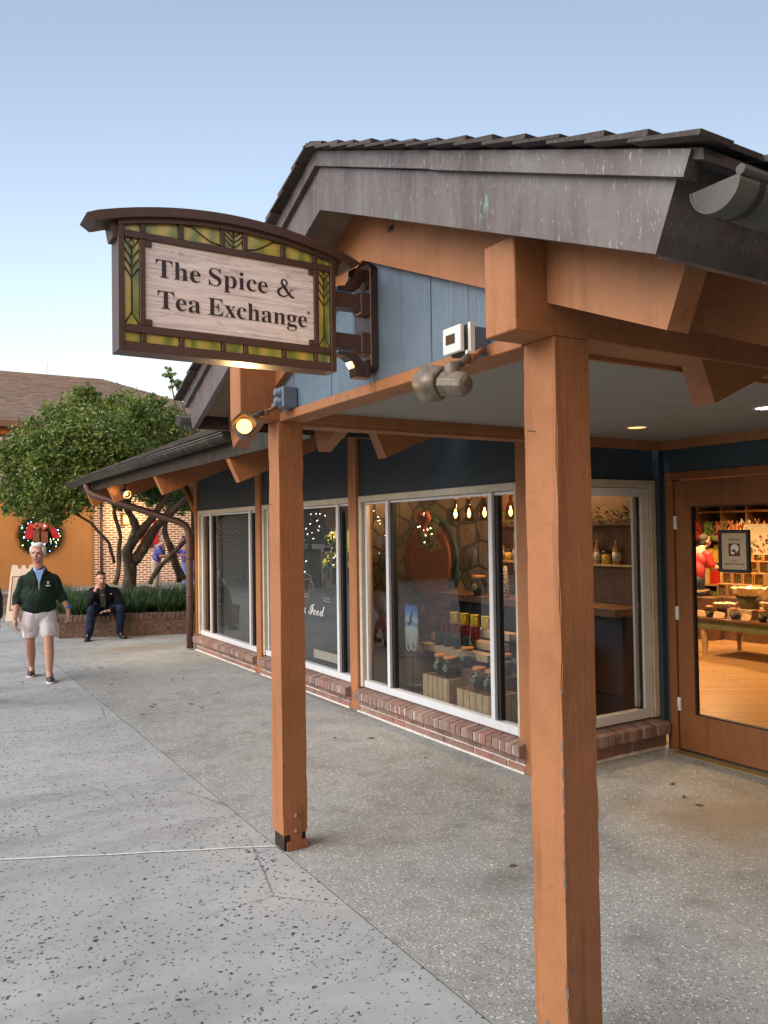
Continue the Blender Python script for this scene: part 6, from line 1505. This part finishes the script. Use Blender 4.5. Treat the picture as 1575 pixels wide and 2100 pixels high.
def standing(name_label, loc, rz, top, trousers, hair_c, cat_pose=0, skin=None, s=1.0, extra=None):
    T = thing('person', name_label, 'person', loc, rz); T.scale = (s,)*3; skin = skin or m_skin2
    hc = (0, -.02, 1.60); M = Matrix.Identity(3); bend = Vector((0, -.22, 0)) if cat_pose == 1 else Vector((0, 0, 0))
    hc = Vector(hc)+bend+(Vector((0, 0, -.08)) if cat_pose else Vector((0, 0, 0)))
    b = lambda x, y, z: Vector((x, y, z))+bend*max(0, (z-.9)/.7)
    bm = BM(); head(bm, hc, M); cap(bm, b(0, .02, 1.36), hc+Vector((0, .02, -.06)), .058, .055); cap(bm, b(0, .02, .92), b(0, .02, 1.3), .14, .15, 16, .7)
    for sx in (-1, 1):
        if cat_pose: sh, el, wr, hd = b(sx*.18, 0, 1.32), b(sx*.22, -.12, 1.08), b(sx*.12, -.34, 1.10), (-.3*sx, -1, .1)
        else: sh, el, wr, hd = b(sx*.18, 0, 1.32), b(sx*.25, .02, 1.05), b(sx*.26, -.06, .82), (0, -.1, -1)
        cap(bm, sh, el, .05, .043); cap(bm, el, wr, .042, .028); hand(bm, wr, hd, (-sx, 0, 0), .7, 1.05, -sx)
        cap(bm, (sx*.09, .02, .88), (sx*.10, 0, .48), .09, .06); cap(bm, (sx*.10, 0, .48), (sx*.10, .03, .09), .058, .036)
    fuse('body', bm, skin, T, .012, 4)
    bm = BM(); ell(bm, b(0, .02, 1.05), .18, .125, .20); ell(bm, b(0, .02, 1.22), .19, .12, .15); cap(bm, b(-.15, .01, 1.315), b(.15, .01, 1.315), .07, .07)
    for sx in (-1, 1):
        if cat_pose: cap(bm, b(sx*.175, 0, 1.31), b(sx*.21, -.07, 1.15), .072, .066)
        else: cap(bm, b(sx*.175, 0, 1.31), b(sx*.25, .02, 1.05), .07, .06); cap(bm, b(sx*.25, .02, 1.05), b(sx*.26, -.04, .88), .06, .048)
    fuse('top', bm, top, T, .012, 4)
    bm = BM(); ell(bm, (0, .02, .90), .17, .125, .11)
    for sx in (-1, 1): cap(bm, (sx*.09, .02, .88), (sx*.10, 0, .48), .105, .078); cap(bm, (sx*.10, 0, .48), (sx*.10, .03, .10), .076, .062)
    fuse('trousers', bm, trousers, T, .012, 4)
    bm = BM(); ell(bm, hc+Vector((0, .03, .05)), .078, .088, .075); ell(bm, hc+Vector((0, .055, -.01)), .068, .05, .07); fuse('hair', bm, plain('hair_'+name_label[:6], hair_c, .8), T, .010, 3)
    face_bits(T, hc, M, 1.0, plain('brow', hair_c, .8))
    for sx in (-1, 1):
        bm = BM(); bs = BM(); shoe(bm, bs, (sx*.10, .08, 0), (sx*.1, -1, 0)); s_ = fuse('shoe', bm, m_dark, T, .010, 3); obj('sole', bs, m_dark, s_)
    if extra: extra(T)
    return T
m_blk = plain('navy_black_coat', (.010, .010, .014), .7); 
standing('person in a black quilted coat, only the elbow showing at the left edge', (.585, 9.05, 0), R(-5), m_blk, m_blk, (.03, .02, .015))
nf = N('blue_floral_print'); vv = nf.n('TexVoronoi'); nf.l(nf.coord((1, 1, 1)), vv.inputs['Vector']); vv.inputs['Scale'].default_value = 26
m_floral = nf.pbr(nf.ramp(vv.outputs['Distance'], [(.22, (.55, .58, .75)), (.32, (.03, .035, .26))]), .8); m_khaki = plain('khaki_cloth', (.42, .36, .27), .85)
def bag(T):
    bm = BM(); ell(bm, (.16, -.30, 1.0), .20, .10, .14); fuse('held_bundle', bm, plain('cream_bundle', (.5, .46, .38), .8, var=.3), T, .012, 3)
standing('staff member in a blue floral shirt holding a cream bundle behind the oak', (6.05, 22.2, 0), R(62), m_floral, m_khaki, (.25, .22, .2), 1, extra=bag)
standing('second staff member in a floral blouse and blue skirt partly hidden by the trunks', (6.85, 21.9, 0), R(-60), m_floral, plain('pale_blue_cloth', (.16, .26, .60), .85), (.04, .03, .02), 1)
standing('shopper in a bright red jacket inside the shop seen through the door glass', (10.4, 7.98, 0), R(80), plain('bright_red_jacket', (.50, .03, .03), .6), m_blk, (.03, .02, .02), 1, s=.95)

# ============================================================ FALLEN LEAVES
rr = random.Random(12)
lf = thing('fallen_leaf', 'dry brown leaf lying on the concrete', 'leaf', (2.0, 8.0, .004), group='dry leaves scattered on the concrete')
bm = BM(); P = [(-.03, 0, 0), (-.012, .010, .005), (.012, .012, .004), (.035, 0, .001), (.012, -.012, .006), (-.012, -.010, .003)]
vs = [bm.verts.new(p) for p in P]; bm.faces.new(vs); vs2 = [bm.verts.new((x, y, z+.0015)) for x, y, z in P]; bm.faces.new(vs2[::-1]); n = 6
for i in range(n): bm.faces.new((vs[i], vs[(i+1) % n], vs2[(i+1) % n], vs2[i]))
leafm = obj('leaf_blade', bm, plain('dry_brown_leaf', (.10, .05, .025), .8, var=.4, scale=60))
leafm.parent = None; bpy.data.objects.remove(lf)
leafm.name = 'fallen_leaf'; tag(leafm, 'dry brown leaf lying on the pale concrete', 'leaf', 'dry leaves scattered on the concrete')
pts = [(rr.uniform(1.9, 3.5), rr.uniform(5.5, 11)) for _ in range(26)]+[(4.3, 3.5), (4.15, 3.3), (4.1, 3.15), (3.3, 4.9), (2.6, 3.1)]+[(rr.uniform(.4, 1.6), rr.uniform(11, 17)) for _ in range(18)]
for i, (x, y) in enumerate(pts):
    c = leafm if i == 0 else leafm.copy()
    if i: COL.objects.link(c)
    c.location = (x, y, .004); c.rotation_euler = (rr.uniform(-.15, .15), rr.uniform(-.1, .1), rr.uniform(0, 6.3)); c.scale = (rr.uniform(.45, 1.0),)*3
